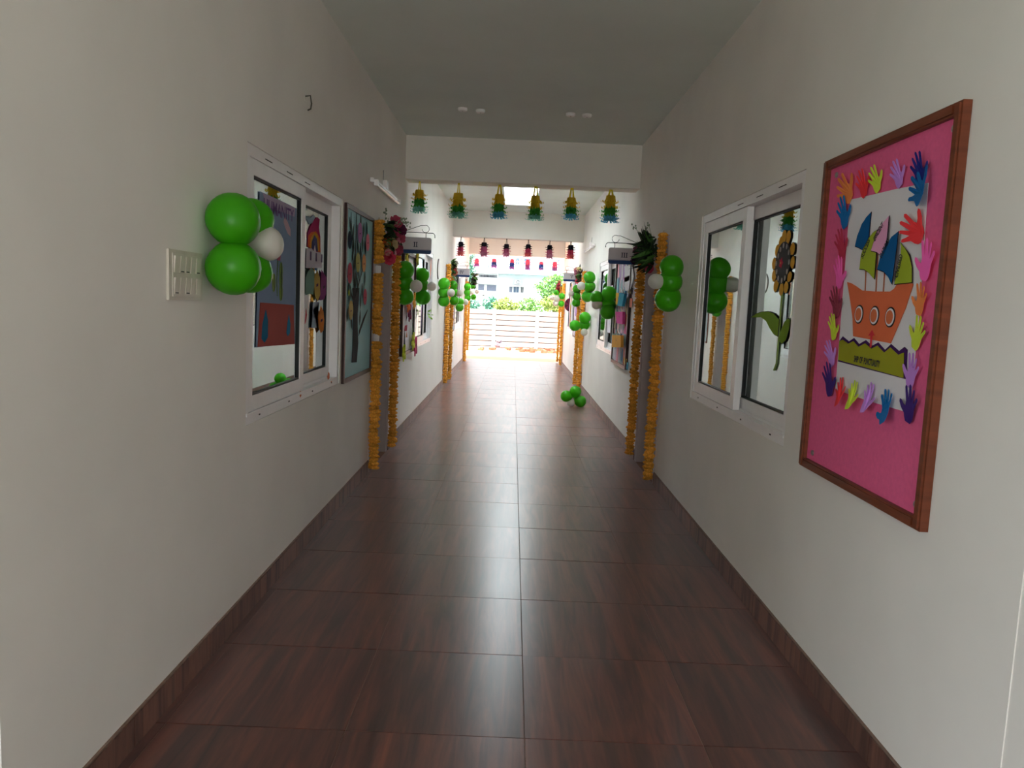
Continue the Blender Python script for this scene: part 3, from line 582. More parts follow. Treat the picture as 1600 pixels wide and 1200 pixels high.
# ---------------------------------------------------------------- doors
def door(idx, side, y0, y1):
    s = 1 if side == 'left' else -1
    X = XL if side == 'left' else XR
    def bx(mb, d0, d1, a, b, c, d):
        return mb.box(X - s * d0, X - s * d1, a, b, c, d)
    w = struct_empty('door_%d' % idx, (X, (y0 + y1) / 2, 0))
    m = MB()
    bx(m, -0.006, 0.19, y0 - 0.045, y0, 0.0, DZ + 0.045)
    bx(m, -0.006, 0.19, y1, y1 + 0.045, 0.0, DZ + 0.045)
    bx(m, -0.006, 0.19, y0, y1, DZ, DZ + 0.045)
    # only the lining that projects past the hole is kept thin so that it does not bury itself in the wall
    m = MB()
    bx(m, -0.006, 0.0, y0 - 0.045, y0, 0.0, DZ + 0.045)
    bx(m, -0.006, 0.0, y1, y1 + 0.045, 0.0, DZ + 0.045)
    bx(m, -0.006, 0.0, y0, y1, DZ, DZ + 0.045)
    bx(m, 0.0, 0.19, y0, y0 + 0.03, 0.0, DZ)
    bx(m, 0.0, 0.19, y1 - 0.03, y1, 0.0, DZ)
    bx(m, 0.0, 0.19, y0 + 0.03, y1 - 0.03, DZ - 0.03, DZ)
    m.build('door_frame', DOORM, w)
    m = MB()
    bx(m, 0.125, 0.165, y0 + 0.034, y1 - 0.034, 0.008, DZ - 0.034)
    leaf = m.build('door_leaf', DOORM, w)
    for c, d in ((0.2, 0.95), (1.08, 1.84)):
        m = MB()
        bx(m, 0.118, 0.1249, y0 + 0.16, y1 - 0.16, c, d)
        m.build('raised_panel', DOORM, leaf)
    hm = MB()
    yy = y1 - 0.10
    hm.tube([(X - s * 0.124, yy, 1.02), (X - s * 0.08, yy, 1.02), (X - s * 0.08, yy - 0.11, 1.02)], 0.009)
    hm.build('handle', STEEL, leaf)
    for z in (0.3, 1.05, 1.8):
        MB().lathe([(0.007, 0), (0.007, 0.09)], 10, Matrix.Translation((X - s * 0.118, y0 + 0.037, z))).build('hinge', STEEL, w)
for i, (a, b) in enumerate(LD):
    door(i + 1, 'left', a, b)
for i, (a, b) in enumerate(RD):
    door(i + 4, 'right', a, b)

# ---------------------------------------------------------------- outside
GROUND = mat('sunlit_reddish_earth', '#c98f72', rough=0.95, var=0.2, scale=3)
PAVE = mat('grey_green_yard', '#5f6866', rough=0.95, var=0.2, scale=2)
ground = struct('floor_outside', MB().box(-70, 70, -40, 140, -0.35, -0.125), PAVE)
struct('floor_bounce_slab', MB().box(-6, 6, -16, SOUTH - 0.205, -0.12, -0.03), mat('pale_bounce_slab', '#a3a49e', rough=.9, var=.15, scale=2))  # unseen pale slab, added to bounce sunlight into the corridor
struct('floor_apron', MB().box(-9, 9, YEND + 0.005, 25.25, -0.12, -0.02), GROUND)
# ---------------------------------------------------------------- pink notice board on the right wall
pb = thing('notice_board', (XR, 2.61, 0.84), 'large pink felt notice board in brown wooden frame on right wall', 'notice board')
py0, py1, pz0, pz1 = 2.148, 3.078, 0.838, 2.05
MB().box(XR - 0.012, XR - 0.001, py0 + 0.03, py1 - 0.03, pz0 + 0.03, pz1 - 0.03).build('felt_panel', PINKFELT, pb)
fw = 0.036
for a, b, c, d in ((py0, py0 + fw, pz0, pz1), (py1 - fw, py1, pz0, pz1), (py0 + fw, py1 - fw, pz1 - fw, pz1), (py0 + fw, py1 - fw, pz0, pz0 + fw)):
    MB().box(XR - 0.026, XR - 0.001, a, b, c, d).box(XR - 0.032, XR - 0.026, a + 0.007, b - 0.007, c + 0.007, d - 0.007).build('frame_rail', BOARDWOOD, pb)
for yy, zz in ((2.205, 1.985), (2.985, 1.985), (2.205, 0.905), (2.985, 0.905)):
    MB().lathe([(0.011, 0), (0.011, 0.003), (0.006, 0.006)], 12, Matrix.Translation((XR - 0.012, yy, zz)) @ Matrix.Rotation(-PI / 2, 4, 'Y')).build('screw', STEEL, pb)

# ship poster
PXR = XR - 0.0135
sp = thing('ship_poster', (PXR, 2.56, 1.17), 'white poster of an orange paper sailing ship on the pink board', 'poster')
def art(name, pts, col, layer, parent, side='R', base=None, th=0.0012):
    x = (base if base is not None else PXR)
    s = -1 if side == 'R' else 1
    x0 = x + s * layer * 0.0014
    return MB().yz(pts, x0, x0 + s * th).build(name, paper(col) if isinstance(col, str) else col, parent)
art('sheet', [(2.841, 1.873), (2.7, 1.868), (2.5, 1.862), (2.311, 1.852), (2.29, 1.5), (2.287, 1.166), (2.55, 1.168), (2.824, 1.177)], PAPER, 0, sp)
ms = D['masts']
for k in range(3):
    a, b = ms[2 * k], ms[2 * k + 1]
    art('mast', [(a[0] - 0.004, a[1]), (a[0] + 0.004, a[1]), (b[0] + 0.004, b[1]), (b[0] - 0.004, b[1])], '#b06a4e', 1, sp)
art('hull', D['hull'], '#e0714a', 2, sp)
def ring(cy, cz, r0, r1, n=28):
    return [(cy + r0 * math.cos(2 * PI * k / n), cz + r0 * math.sin(2 * PI * k / n)) for k in range(n)]
for cy, cz in D['ports'][:3]:
    art('porthole', ring(cy, cz, 0.033, 0), INK, 3, sp)
    art('porthole_glass', ring(cy, cz, 0.028, 0), PAPER, 4, sp)
    art('porthole_centre', ring(cy, cz, 0.022, 0), '#d9764e', 5, sp)
def grow(pts, k):
    cy = sum(p[0] for p in pts) / len(pts)
    cz = sum(p[1] for p in pts) / len(pts)
    return [(p[0] + (k if p[0] > cy else -k), p[1] + (k if p[1] > cz else -k) * 0.7) for p in pts]
for nm, col, ly in (('sail_blue_far', '#0d5a95', 2), ('sail_green_far', '#a3b533', 4), ('sail_pink', '#eda9cf', 6), ('sail_blue', '#0d5a95', 8), ('sail_green', '#a3b533', 4)):
    art('sail_outline', grow(D[nm], 0.0035), '#2a1624', ly, sp)
    art('sail', D[nm], col, ly + 1, sp)
art('wave', D['wave'], '#43205e', 1, sp)
art('water', D['water'], '#9c9c28', 3, sp)
art('arrow', D['arrow'], '#d23a44', 5, sp)
def rtext(s, a, b, layer, h, parent=sp):
    d = (0, b[0] - a[0], b[1] - a[1])
    X = Vector(d).normalized()
    Y = Vector((-1, 0, 0)).cross(X)
    text_part('lettering', s, INK, parent, (PXR - layer * 0.0014 - 0.0004, a[0], a[1]), d, Y, Vector(d).length, height=h, bold=0.035)
t2 = D['texts2']
rtext('SUCCESS', t2[0], t2[1], 6.2, 0.021)
rtext('EFFICIENT', t2[2], t2[3], 8.2, 0.02)
rtext('CULTURED', t2[4], t2[5], 10.2, 0.021)
rtext('CIVILISED', t2[6], t2[7], 6.2, 0.023)
rtext('SHIP  OF  PUNCTUALITY', D['texts'][0], (2.491, 1.286), 4.3, 0.023)

# paper hands, each cut out and pinned on its own
HAND = [(.12, 0), (.20, .10), (.24, .18), (.40, .27), (.52, .40), (.52, .48), (.44, .48), (.32, .40), (.22, .38), (.20, .50), (.24, .68), (.28, .86), (.25, .92),
        (.19, .90), (.14, .72), (.09, .56), (.09, .75), (.075, .96), (.03, 1.0), (-.01, .96), (-.02, .75), (-.03, .55), (-.08, .72), (-.13, .89), (-.175, .92),
        (-.20, .87), (-.17, .70), (-.135, .52), (-.22, .62), (-.30, .74), (-.355, .74), (-.36, .68), (-.29, .55), (-.22, .40), (-.22, .22), (-.19, .09), (-.12, 0)]
HLAB = ['orange paper hand on the top left corner of the ship poster', 'red paper hand on the top edge of the ship poster', 'lime paper hand on the top edge of the ship poster',
        'lilac paper hand on the top edge of the ship poster', 'dark navy paper hand above the top right corner of the ship poster', 'bright blue paper hand curling over the top right corner of the ship poster',
        'blue paper hand on the left edge of the ship poster', 'crimson paper hand on the left edge of the ship poster', 'pink paper hand on the left edge of the ship poster', 'maroon paper hand on the left edge of the ship poster',
        'lime paper hand on the left edge of the ship poster', 'lilac paper hand on the left edge of the ship poster', 'dark purple paper hand on the bottom left corner of the ship poster', 'red paper hand on the bottom edge of the ship poster',
        'lime paper hand on the bottom edge of the ship poster', 'lilac paper hand on the bottom edge of the ship poster', 'blue paper hand curling off the bottom edge of the ship poster', 'dark purple paper hand on the bottom right corner of the ship poster',
        'lilac paper hand on the right edge of the ship poster', 'lime paper hand on the right edge of the ship poster', 'orange paper hand on the right edge of the ship poster', 'pink paper hand on the right edge of the ship poster', 'red paper hand lying across the right edge of the ship poster']
for k, ((cn, _, a, b, fl), lab) in enumerate(zip(D['hands'], HLAB)):
    A, B = Vector((0, a[0], a[1])), Vector((0, b[0], b[1]))
    U = B - A
    Lh = U.length * (1.0 if U.length > 0.085 else 0.09 / U.length)
    U.normalize()
    Lh *= 0.8 if k == 22 else 1.14
    if k == 22:
        A = A + U * 0.03
    S = U.cross(Vector((-1, 0, 0))) * fl          # towards the thumb
    curl = 0.012 if k not in (5, 13, 14, 15, 16) else 0.028
    pts = []
    for u, v in HAND:
        lift = curl * (v * v if k not in (5, 13, 14, 15, 16) else (1 - v) ** 2) + 0.004 * abs(u)
        p = A + U * v * Lh + S * u * Lh * 0.98
        pts.append((PXR - 0.0035 - 0.0002 * k - lift, p.y, p.z))
    o = MB().prism(pts, (-0.0012, 0, 0)).build('paper_hand', paper(HANDC[cn]))
    tag(o, lab, 'paper hand', 'paper hands around the ship poster')

# ---------------------------------------------------------------- sunflower on the near glass of the right window
GX = WIN['R0'][1]['near']                      # corridor face of that pane
sf = thing('paper_sunflower', (GX, 3.74, 0.99), 'tall paper sunflower with black centre stuck on right window glass', 'paper flower')
sc_ = D['sun_c'][0]
rz = (D['sun_c'][1][1] - D['sun_c'][2][1]) / 2
pt = D['petals']
def gart(name, pts, m, layer, parent, x=None, s=-1, th=0.0015):
    x = (GX if x is None else x) + s * (0.001 + layer * 0.0017)
    return MB().yz(pts, x, x + s * th).build(name, m if not isinstance(m, str) else paper(m), parent)
for k in range(len(pt) // 2):
    tipp, root = Vector(pt[2 * k]), Vector(pt[2 * k + 1])
    d = (tipp - root)
    ln = d.length
    d.normalize()
    n = Vector((-d.y, d.x))
    outl = []
    for u, w in ((0, .45), (.3, .85), (.6, 1), (.85, .75), (1, .12)):
        outl.append(root + d * u * ln + n * w * 0.029)
    for u, w in ((1, .12), (.85, .75), (.6, 1), (.3, .85), (0, .45)):
        outl.append(root + d * u * ln - n * w * 0.029)
    cen = root + d * ln * 0.5
    big = [cen + (p - cen) * 1.09 for p in outl]
    pe = gart('petal', [tuple(p) for p in outl], '#e9b24a', 1 + (k % 2) * 0.4, sf)
    gart('petal_outline', [tuple(p) for p in big], INK, 0.1 + (k % 2) * 0.3, pe)
gart('disc', ring(sc_[0], sc_[1], rz, 0, 32), INK, 2.6, sf)
for y_, z_ in D['dots']:
    gart('seed_dot', [(y_ + 0.009 * math.cos(t), z_ + 0.013 * math.sin(t)) for t in [2 * PI * i / 12 for i in range(12)]], '#b9b3ae', 3.6, sf)
cr = D['sun_c'][5]
gart('red_flower', [(cr[0] + (0.028 if i % 2 else 0.017) * math.cos(PI * i / 5), cr[1] + (0.028 if i % 2 else 0.017) * math.sin(PI * i / 5)) for i in range(10)], '#cc2f4c', 3.8, sf)
gart('red_flower_heart', ring(cr[0], cr[1], 0.006, 0, 10), '#e8a070', 5.0, sf)
sl = D['stem'] + D['stem2'][1:]
stem = [(p[0] + 0.011, p[1]) for p in sl] + [(p[0] - 0.011, p[1]) for p in sl[::-1]]
gart('stem', stem, '#96b560', 0.6, sf)
for nm in ('leaf1', 'leaf2'):
    lf = gart('leaf', D[nm], '#86ab3c', 1.8, sf)
    c = Vector((sum(p[0] for p in D[nm]) / len(D[nm]), sum(p[1] for p in D[nm]) / len(D[nm])))
    gart('leaf_outline', [tuple(c + (Vector(p) - c) * 1.06) for p in D[nm]], INK, 0.9, lf)

# ---------------------------------------------------------------- hand drawn poster and stickers on the left window
PX = WIN['L0'][1]['near']
po = thing('drawn_poster', (PX, 3.8, 1.18), 'blue and brown hand drawn paper poster hanging on left window glass', 'poster')
def lart(name, pts, m, layer, parent, x=None):
    return gart(name, pts, m, layer, parent, x=PX if x is None else x, s=1)
lart('sky_sheet', D['poster'], '#8296b4', 0, po)
lart('soil', D['poster_soil'], '#a24c46', 1, po)
lart('heading_strip', D['poster_head'], '#b3a2bd', 1, po)
text_part('lettering', 'HUMANITY', mat('violet_ink', '#6d4f86', rough=0.8), po, (PX + 0.0052, 3.56, 1.812), (0, 1, 0.0), (0, 0, 1), 0.48, height=0.062)
lart('cloud', D['cloud'], '#c8a8b4', 1, po)
for k in range(2):
    lart('water_drop', D['drops'][6 * k:6 * k + 6], '#1c6a8f', 2, po)
pl = D['plant']
lart('plant_stem', [(p[0] + 0.005, p[1]) for p in pl] + [(p[0] - 0.005, p[1]) for p in pl[::-1]], '#5d7a4c', 1, po)
for k, (y_, z_) in enumerate(D['plant_leaves']):
    lart('plant_leaf', [(y_ + 0.026 * math.cos(t), z_ + 0.045 * math.sin(t)) for t in [2 * PI * i / 14 for i in range(14)]], '#7f9a52', 2, po)
    lart('leaf_vein', [(y_ - 0.003, z_ - 0.04), (y_ + 0.003, z_ - 0.04), (y_ + 0.003, z_ + 0.04), (y_ - 0.003, z_ + 0.04)], '#4d5f3a', 3, po)
lart('plant_bud', [(p[0], p[1]) for p in [(pl[2][0] - 0.02, pl[2][1]), (pl[2][0] + 0.05, pl[2][1] + 0.06), (pl[2][0] + 0.03, pl[2][1] + 0.0)]], '#a14a66', 2, po)

FXG = WIN['L0'][1]['far']
# art measured on a plane 0.03 m behind the wall face is carried to the deeper pane along the line of sight
kf = (FXG) / (XL - 0.03)
def deep(pts):
    return [(p[0] * kf, (p[1] - 1.444) * kf + 1.444) for p in pts]
rb = thing('rainbow_sticker', (FXG, 4.6, 1.7), 'rainbow sticker in magenta, orange and blue on left window far pane', 'sticker')
lart('magenta_arc', deep(D['rb_out']), '#a8265c', 0, rb, FXG)
lart('orange_arc', deep(D['rb_mid']), '#d2632f', 1, rb, FXG)
lart('yellow_arc', deep(D['rb_yel']), '#cf9435', 2, rb, FXG)
lart('blue_arc', deep(D['rb_in']), '#3d3a66', 3, rb, FXG)
lart('heart', deep(D['heart']), '#9db3c2', 0, rb, FXG)
ho = thing('house_sticker', (FXG, 4.6, 1.45), 'white paper houses sticker under the rainbow on left window', 'sticker')
lart('house_front', deep(D['house']), '#c9c2cc', 4, ho, FXG)
hp = deep(D['house'])
for k in range(3):
    yy = hp[0][0] + 0.08 + 0.13 * k
    lart('house_window', [(yy, hp[0][1] + 0.05), (yy + 0.03, hp[0][1] + 0.05), (yy + 0.03, hp[0][1] + 0.1), (yy, hp[0][1] + 0.1)], '#6d5a78', 5, ho, FXG)
for nm, col, lab in (('st_green', '#6f9183', 'green bell shaped paper sticker on left window far pane'), ('st_yellow', '#b79a4c', 'mustard oval paper sticker with a small face on left window'),
                     ('st_purple', '#8a4478', 'purple paper sticker beside the mustard oval on left window'), ('st_orange', '#d07b35', 'orange oval paper sticker low on left window far pane'),
                     ('st_blue', '#a9b6c6', 'pale blue paper sticker left of the orange oval on left window'), ('st_red', '#a52a3c', 'small red paper sticker by the middle stile of left window')):
    pts = deep(D[nm])
    cy = sum(p[0] for p in pts) / len(pts)
    cz = sum(p[1] for p in pts) / len(pts)
    e = thing('paper_sticker', (FXG, cy, cz), lab, 'sticker', 'paper stickers on the left window')
    lart('cutout', pts, col, {'st_purple': 2}.get(nm, 4 if nm != 'st_orange' else 6), e, FXG)
    if nm in ('st_yellow', 'st_orange', 'st_purple'):
        lart('face_mark', [(cy - 0.02, cz - 0.01), (cy + 0.02, cz - 0.004), (cy + 0.02, cz + 0.012), (cy - 0.02, cz + 0.006)], '#5a3d52', 5 if nm != 'st_orange' else 7, e, FXG)

# ---------------------------------------------------------------- tree board on the left wall
def notice_board(name, side, y0, y1, z0, z1, panel, wood, label, fw=0.03, proud=0.02):
    s = 1 if side == 'left' else -1
    X = XL if side == 'left' else XR
    t = thing(name, (X, (y0 + y1) / 2, z0), label, 'notice board')
    MB().box(X + s * 0.001, X + s * 0.012, y0 + fw * 0.8, y1 - fw * 0.8, z0 + fw * 0.8, z1 - fw * 0.8).build('panel', panel, t)
    for a, b, c, d in ((y0, y0 + fw, z0, z1), (y1 - fw, y1, z0, z1), (y0 + fw, y1 - fw, z1 - fw, z1), (y0 + fw, y1 - fw, z0, z0 + fw)):
        MB().box(X + s * 0.001, X + s * proud, a, b, c, d).build('frame_rail', wood, t)
    return t
notice_board('notice_board', 'left', 5.125, 6.115, 0.85, 2.056, mat('pale_cyan_board', '#84bcc2', rough=0.5, var=0.10, scale=2.5, spec=0.25), DARKWOOD,
             'pale cyan notice board with a black paper tree beside left door')
TX = XL + 0.0135
tr = thing('paper_tree', (TX, 5.5, 0.97), 'black paper tree cutout with many dark leaves on cyan board', 'paper tree')
def tart(name, pts, m, layer, parent):
    x = TX + layer * 0.0015
    return MB().yz(pts, x, x + 0.0014).build(name, m if not isinstance(m, str) else paper(m), parent)
DK = paper('#2b2a2c')
tart('trunk', D['trunk'], DK, 0, tr)
tart('branch', D['branch'], DK, 1, tr)
top = D['trunk'][0]
for k, (dy, dz) in enumerate(((-0.16, 0.55), (0.02, 0.62), (0.22, 0.5), (0.34, 0.3), (-0.24, 0.2))):
    y0_, z0_ = top[0] + 0.06, top[1] - 0.04 - 0.02 * k
    w = 0.014
    tart('branch', [(y0_ - w, z0_), (y0_ + w, z0_), (y0_ + dy + 0.004, z0_ + dz), (y0_ + dy - 0.004, z0_ + dz)], DK, 1, tr)
for k, (y_, z_) in enumerate(D['leaves']):
    a = (k * 0.7) % 1.0 - 0.5
    L_ = 0.062
    tart('leaf', [(y_ + math.sin(a) * v * L_ + math.cos(a) * w * 0.02, z_ + math.cos(a) * v * L_ - math.sin(a) * w * 0.02) for v, w in ((-.9, 0), (-.4, .8), (.1, 1), (.6, .6), (1, 0), (.6, -.6), (.1, -1), (-.4, -.8))], '#2a3a30', 2 + k % 2, tr)
OC = {'navy': '#1f3446', 'lilac': '#b07ab0', 'pink': '#e07a8c', 'olive': '#b5b06a', 'peach': '#e3a46c', 'crimson': '#c24a60', 'tan': '#c2a763', 'lime': '#b8c04a'}
OLAB = ['navy oval paper fruit at upper left of the paper tree', 'lilac oval paper fruit at the top of the paper tree', 'pink oval paper fruit at upper right of the paper tree', 'olive oval paper fruit in the middle of the paper tree',
        'peach oval paper fruit right of the olive one on paper tree', 'crimson oval paper fruit at left edge of the paper tree', 'crimson oval paper fruit at right side of the paper tree', 'tan oval paper fruit at lower left of the paper tree',
        'tiny lime paper fruit at left edge of the cyan board']
for (cn, (y_, z_), h), lab in zip(D['ovals'], OLAB):
    e = thing('paper_fruit', (TX, y_, z_), lab, 'paper fruit', 'oval paper fruits on the paper tree')
    w = h * 1.05 if h > 0.05 else h
    tart('cutout', [(y_ + w * math.cos(t), z_ + h * math.sin(t)) for t in [2 * PI * i / 20 for i in range(20)]], OC[cn], 5, e)
    tart('drawn_face', [(y_ - w * .2, z_ - h * .15), (y_ + w * .2, z_ - h * .1), (y_ + w * .2, z_), (y_ - w * .2, z_ - .05 * h)], '#4a3648', 6, e)

# ---------------------------------------------------------------- boards further down the corridor
notice_board('notice_board', 'right', 7.96, 9.12, 0.80, 1.99, mat('papered_board', '#cfc3cf', rough=0.8, var=0.1), DARKWOOD, 'white papered notice board with hanging paper bags on right wall', fw=0.035, proud=0.03)
KX = XR - 0.0135
col1 = thing('paper_collage', (KX, 8.5, 0.9), 'collage of pale paper strips and shapes behind the hanging paper bags', 'collage')
def kart(name, pts, m, layer, parent):
    x = KX - layer * 0.002
    return MB().yz(pts, x, x - 0.0018).build(name, m if not isinstance(m, str) else paper(m), parent)
cx0, cx1 = 8.0, 9.08
random.seed(11)
pal = ['#e8dce6', '#f0a9b4', '#f08a70', '#9cc2cf', '#e4e0e4', '#3a3a4a', '#f0c0d8', '#d9cfa0', '#c9a4d8', '#ece8ee', '#5a87a8', '#eadfe8']
for r in range(6):
    for c in range(9):
        y_ = cx0 + 0.05 + c * 0.12 + random.uniform(-.02, .02)
        z_ = 0.92 + r * 0.185 + random.uniform(-.03, .03)
        h, w = random.uniform(.07, .12), random.uniform(.02, .055)
        a = random.uniform(-.3, .3)
        kart('paper_strip', [(y_ + math.cos(a) * u * w - math.sin(a) * v * h, z_ + math.sin(a) * u * w + math.cos(a) * v * h) for u, v in ((-1, -1), (1, -1), (.7, 1), (-.7, 1))], random.choice(pal), random.uniform(0, 2), col1)
for nm, colr in (('k_white', '#ece9ee'), ('k_rose', '#d69aa4'), ('k_black', '#222228'), ('k_blue', '#3b86b0'), ('k_olive', '#b9b07a'), ('k_yellow', '#d6c65a'), ('k_teal2', '#4e93a5'), ('k_pink2', '#e28ab8'), ('k_salmon', '#e08a78')):
    kart('paper_shape', D[nm], colr, 3, col1)
def paper_bag(pts, colr, lab, out=0.012):
    cy = sum(p[0] for p in pts) / 4
    cz = sum(p[1] for p in pts) / 4
    e = thing('paper_bag', (KX, cy, cz), lab, 'paper bag', 'paper bags on the right notice board')
    x = KX - out
    m = MB().yz(pts, x, x - 0.03)
    m.build('bag_body', paper(colr), e)
    m = MB()
    ta, tb = pts[0], pts[1]
    m.tube([(x - 0.01, ta[0] * .75 + tb[0] * .25, ta[1]), (x - 0.012, (ta[0] + tb[0]) / 2, ta[1] + 0.05), (x - 0.01, ta[0] * .25 + tb[0] * .75, tb[1])], 0.003, 6)
    m.build('bag_handle', paper('#efe9e2'), e)
    cxm, czm = cy, cz
    MB().yz([(cxm - .02, czm), (cxm + .02, czm + .015), (cxm + .02, czm + .02), (cxm - .02, czm + .005)], x - 0.03, x - 0.0315).build('drawn_mark', INK, e)
paper_bag(D['k_orange'], '#d69c40', 'mustard yellow paper bag on right board beside a teal one')
paper_bag(D['k_teal'], '#2f8aa5', 'teal blue paper bag on the right notice board', 0.036)
paper_bag(D['k_pink'], '#cf4f96', 'magenta pink paper bag on the right notice board')
paper_bag(D['k_grey'], '#7d9a9d', 'grey green paper bag half behind the lowest mustard bag', 0.006)
paper_bag([(p[0] - 0.0, p[1]) for p in D['k_orange2']], '#d69c40', 'lowest mustard yellow paper bag on the right notice board', 0.038)
nb2 = notice_board('notice_board', 'left', 7.76, 8.72, 0.85, 1.93, mat('white_board_sheet', '#d8d4d6', rough=0.7, var=0.06), DARKWOOD, 'white notice board trimmed with paper flowers on left wall by round plaque', fw=0.035, proud=0.03)
NX = XL + 0.032
def nart(name, pts, m, parent, layer=0):
    x = NX + layer * 0.002
    return MB().yz(pts, x, x + 0.0018).build(name, m if not isinstance(m, str) else paper(m), parent)
dr = thing('drawn_sheet', (NX, 8.1, 1.05), 'white drawing sheet with red and brown figures on left notice board', 'drawing')
MB().yz([(7.95, 1.0), (8.4, 1.0), (8.4, 1.62), (7.95, 1.62)], XL + 0.0125, XL + 0.0145).build('sheet', PAPER, dr)
for pts, c in (([(8.02, 1.10), (8.2, 1.10), (8.2, 1.16), (8.02, 1.16)], '#b3324a'), ([(8.0, 1.03), (8.08, 1.03), (8.05, 1.09)], '#c98a5a'), ([(8.14, 1.03), (8.24, 1.03), (8.2, 1.1)], '#b06a4a'), ([(8.1, 1.2), (8.18, 1.24), (8.14, 1.27)], '#3a3440')):
    MB().yz(pts, XL + 0.0147, XL + 0.0157).build('drawn_figure', paper(c), dr)
def petal_flower(name, x, y, z, r, colr, lab, heart, petals=6, side=1, group=None):
    e = thing(name, (x, y, z), lab, 'paper flower', group)
    for k in range(petals):
        a = 2 * PI * k / petals + 0.3
        cy, cz = y + math.cos(a) * r * .6, z + math.sin(a) * r * .6
        pts = [(cy + math.cos(a) * r * .45 * math.cos(t) - math.sin(a) * r * .3 * math.sin(t), cz + math.sin(a) * r * .45 * math.cos(t) + math.cos(a) * r * .3 * math.sin(t)) for t in [2 * PI * i / 8 for i in range(8)]]
        x0 = x + side * 0.004 + side * 0.0006 * k
        x1 = x + side * (0.016 + 0.008 * (k % 2))
        MB().yz(pts, min(x0, x1), max(x0, x1)).build('petal', paper(colr), e)
    MB().lathe([(r * .28, 0), (r * .28, 0.006), (r * .1, 0.012)], 10, Matrix.Translation((x + side * 0.018, y, z)) @ Matrix.Rotation(side * PI / 2, 4, 'Y')).build('flower_heart', paper(heart), e)
    return e
petal_flower('paper_flower', NX, 7.83, 1.87, 0.09, '#c9c04a', 'mustard paper flower at top near corner of white left notice board', '#8a7a2a')
petal_flower('paper_flower', NX, 8.68, 1.89, 0.09, '#c9c04a', 'mustard paper flower at top far corner of white left notice board', '#8a7a2a')
petal_flower('paper_flower', NX, 8.04, 1.40, 0.10, '#e8763a', 'orange paper flower halfway up the white left notice board', '#c03a3a')
petal_flower('paper_flower', NX, 8.16, 1.29, 0.09, '#7d2a4c', 'dark plum paper flower just below the orange one on left board', '#4a1a3a')
petal_flower('paper_flower', NX, 8.50, 1.42, 0.09, '#d79a3a', 'amber paper flower at far side of white left notice board', '#a05a2a')
petal_flower('paper_flower', NX, 7.81, 0.885, 0.085, '#c3cf3a', 'chartreuse paper flower at bottom near corner of white left board', '#8f9a2a')
petal_flower('paper_flower', NX, 8.52, 0.97, 0.10, '#cfcf52', 'pale yellow paper flower at bottom of white left notice board', '#a0a03a')
petal_flower('paper_flower', NX, 8.74, 0.90, 0.11, '#c23a6a', 'magenta paper flower at bottom far corner of white left board', '#7a2040')
st = thing('paper_vine', (NX, 8.45, 0.9), 'long dark green paper stem down the white left notice board', 'paper stem')
nart('stem', [(8.44, 1.35), (8.47, 1.35), (8.50, 1.05), (8.44, 0.86), (8.41, 0.86), (8.46, 1.05)], '#3c4a40', st, 1)
nart('leaf', [(8.46, 1.2), (8.53, 1.1), (8.52, 0.98), (8.46, 1.06)], '#4f6a50', st, 2)
st = thing('paper_vine', (NX, 7.88, 0.85), 'broad dark paper leaf at near edge of white left notice board', 'paper stem')
nart('stem', [(7.85, 1.15), (7.9, 1.08), (7.96, 0.95), (7.9, 0.86), (7.84, 0.88)], '#3a3f3a', st, 1)

notice_board('notice_board', 'left', 13.88 - .0, 13.94, 0.9, 1.9, mat('thin_board_edge', '#8a7a74'), DARKWOOD, 'narrow dark framed board at beam end of left wall', fw=0.02) if False else None
notice_board('notice_board', 'left', 14.24, 14.85, 0.86, 1.92, mat('cyan_far_board', '#a9c6cc', rough=0.7), BOARDWOOD, 'far pale blue notice board near sign IV on left wall')
f3 = thing('paper_cutout', (XL + 0.013, 14.55, 1.1), 'pale pink paper strip on the far blue notice board', 'cutout')
MB().yz([(14.42, 0.95), (14.7, 0.95), (14.65, 1.45), (14.5, 1.6), (14.45, 1.4)], XL + 0.013, XL + 0.016).build('cutout', paper('#d8c4cc'), f3)
notice_board('notice_board', 'right', 14.22, 15.2, 0.84, 1.92, mat('lilac_far_board', '#d8ccd6', rough=0.8), DARKWOOD, 'far pale notice board with purple and blue papers under sign V')
for pts, c, lab in (([(14.3, 1.25), (14.9, 1.25), (14.95, 1.5), (14.6, 1.6), (14.3, 1.5)], '#a884b4', 'mauve paper cutout on the far right notice board'),
                    ([(14.35, 1.0), (14.7, 1.0), (14.55, 1.24)], '#3a9ac0', 'blue triangular paper cutout on the far right notice board'),
                    ([(14.3, .88), (14.75, .88), (14.7, .99), (14.35, .99)], '#6a7aa0', 'slate paper strip at the bottom of far right board')):
    cy, cz = sum(p[0] for p in pts) / len(pts), sum(p[1] for p in pts) / len(pts)
    e = thing('paper_cutout', (XR - 0.013, cy, cz), lab, 'cutout')
    MB().yz(pts, XR - 0.013, XR - 0.016).build('cutout', paper(c), e)
e = thing('paper_fan', (XR, 16.6, 1.33), 'dark maroon half round paper fan on the far right window', 'paper fan')
for k in range(6):
    a0, a1 = PI / 2 + PI * k / 6, PI / 2 + PI * (k + 1) / 6
    x0 = XR - 0.006 - 0.05 * math.cos(a0 - PI)
    MB().prism([(XR - 0.006, 16.7, 1.46)] + [(XR - 0.006 - 0.10 * -math.cos(t) * 1.0, 16.7, 1.46 + 0.14 * math.sin(t)) for t in (a0, (a0 + a1) / 2, a1)], (0, 0.012, 0)).build('fan_blade', paper('#4a2236' if k % 2 else '#7a2a44'), e)
e = thing('paper_streamer', (XR - 0.01, 16.2, 0.95), 'pale pink paper streamer hanging on the far right window', 'streamer')
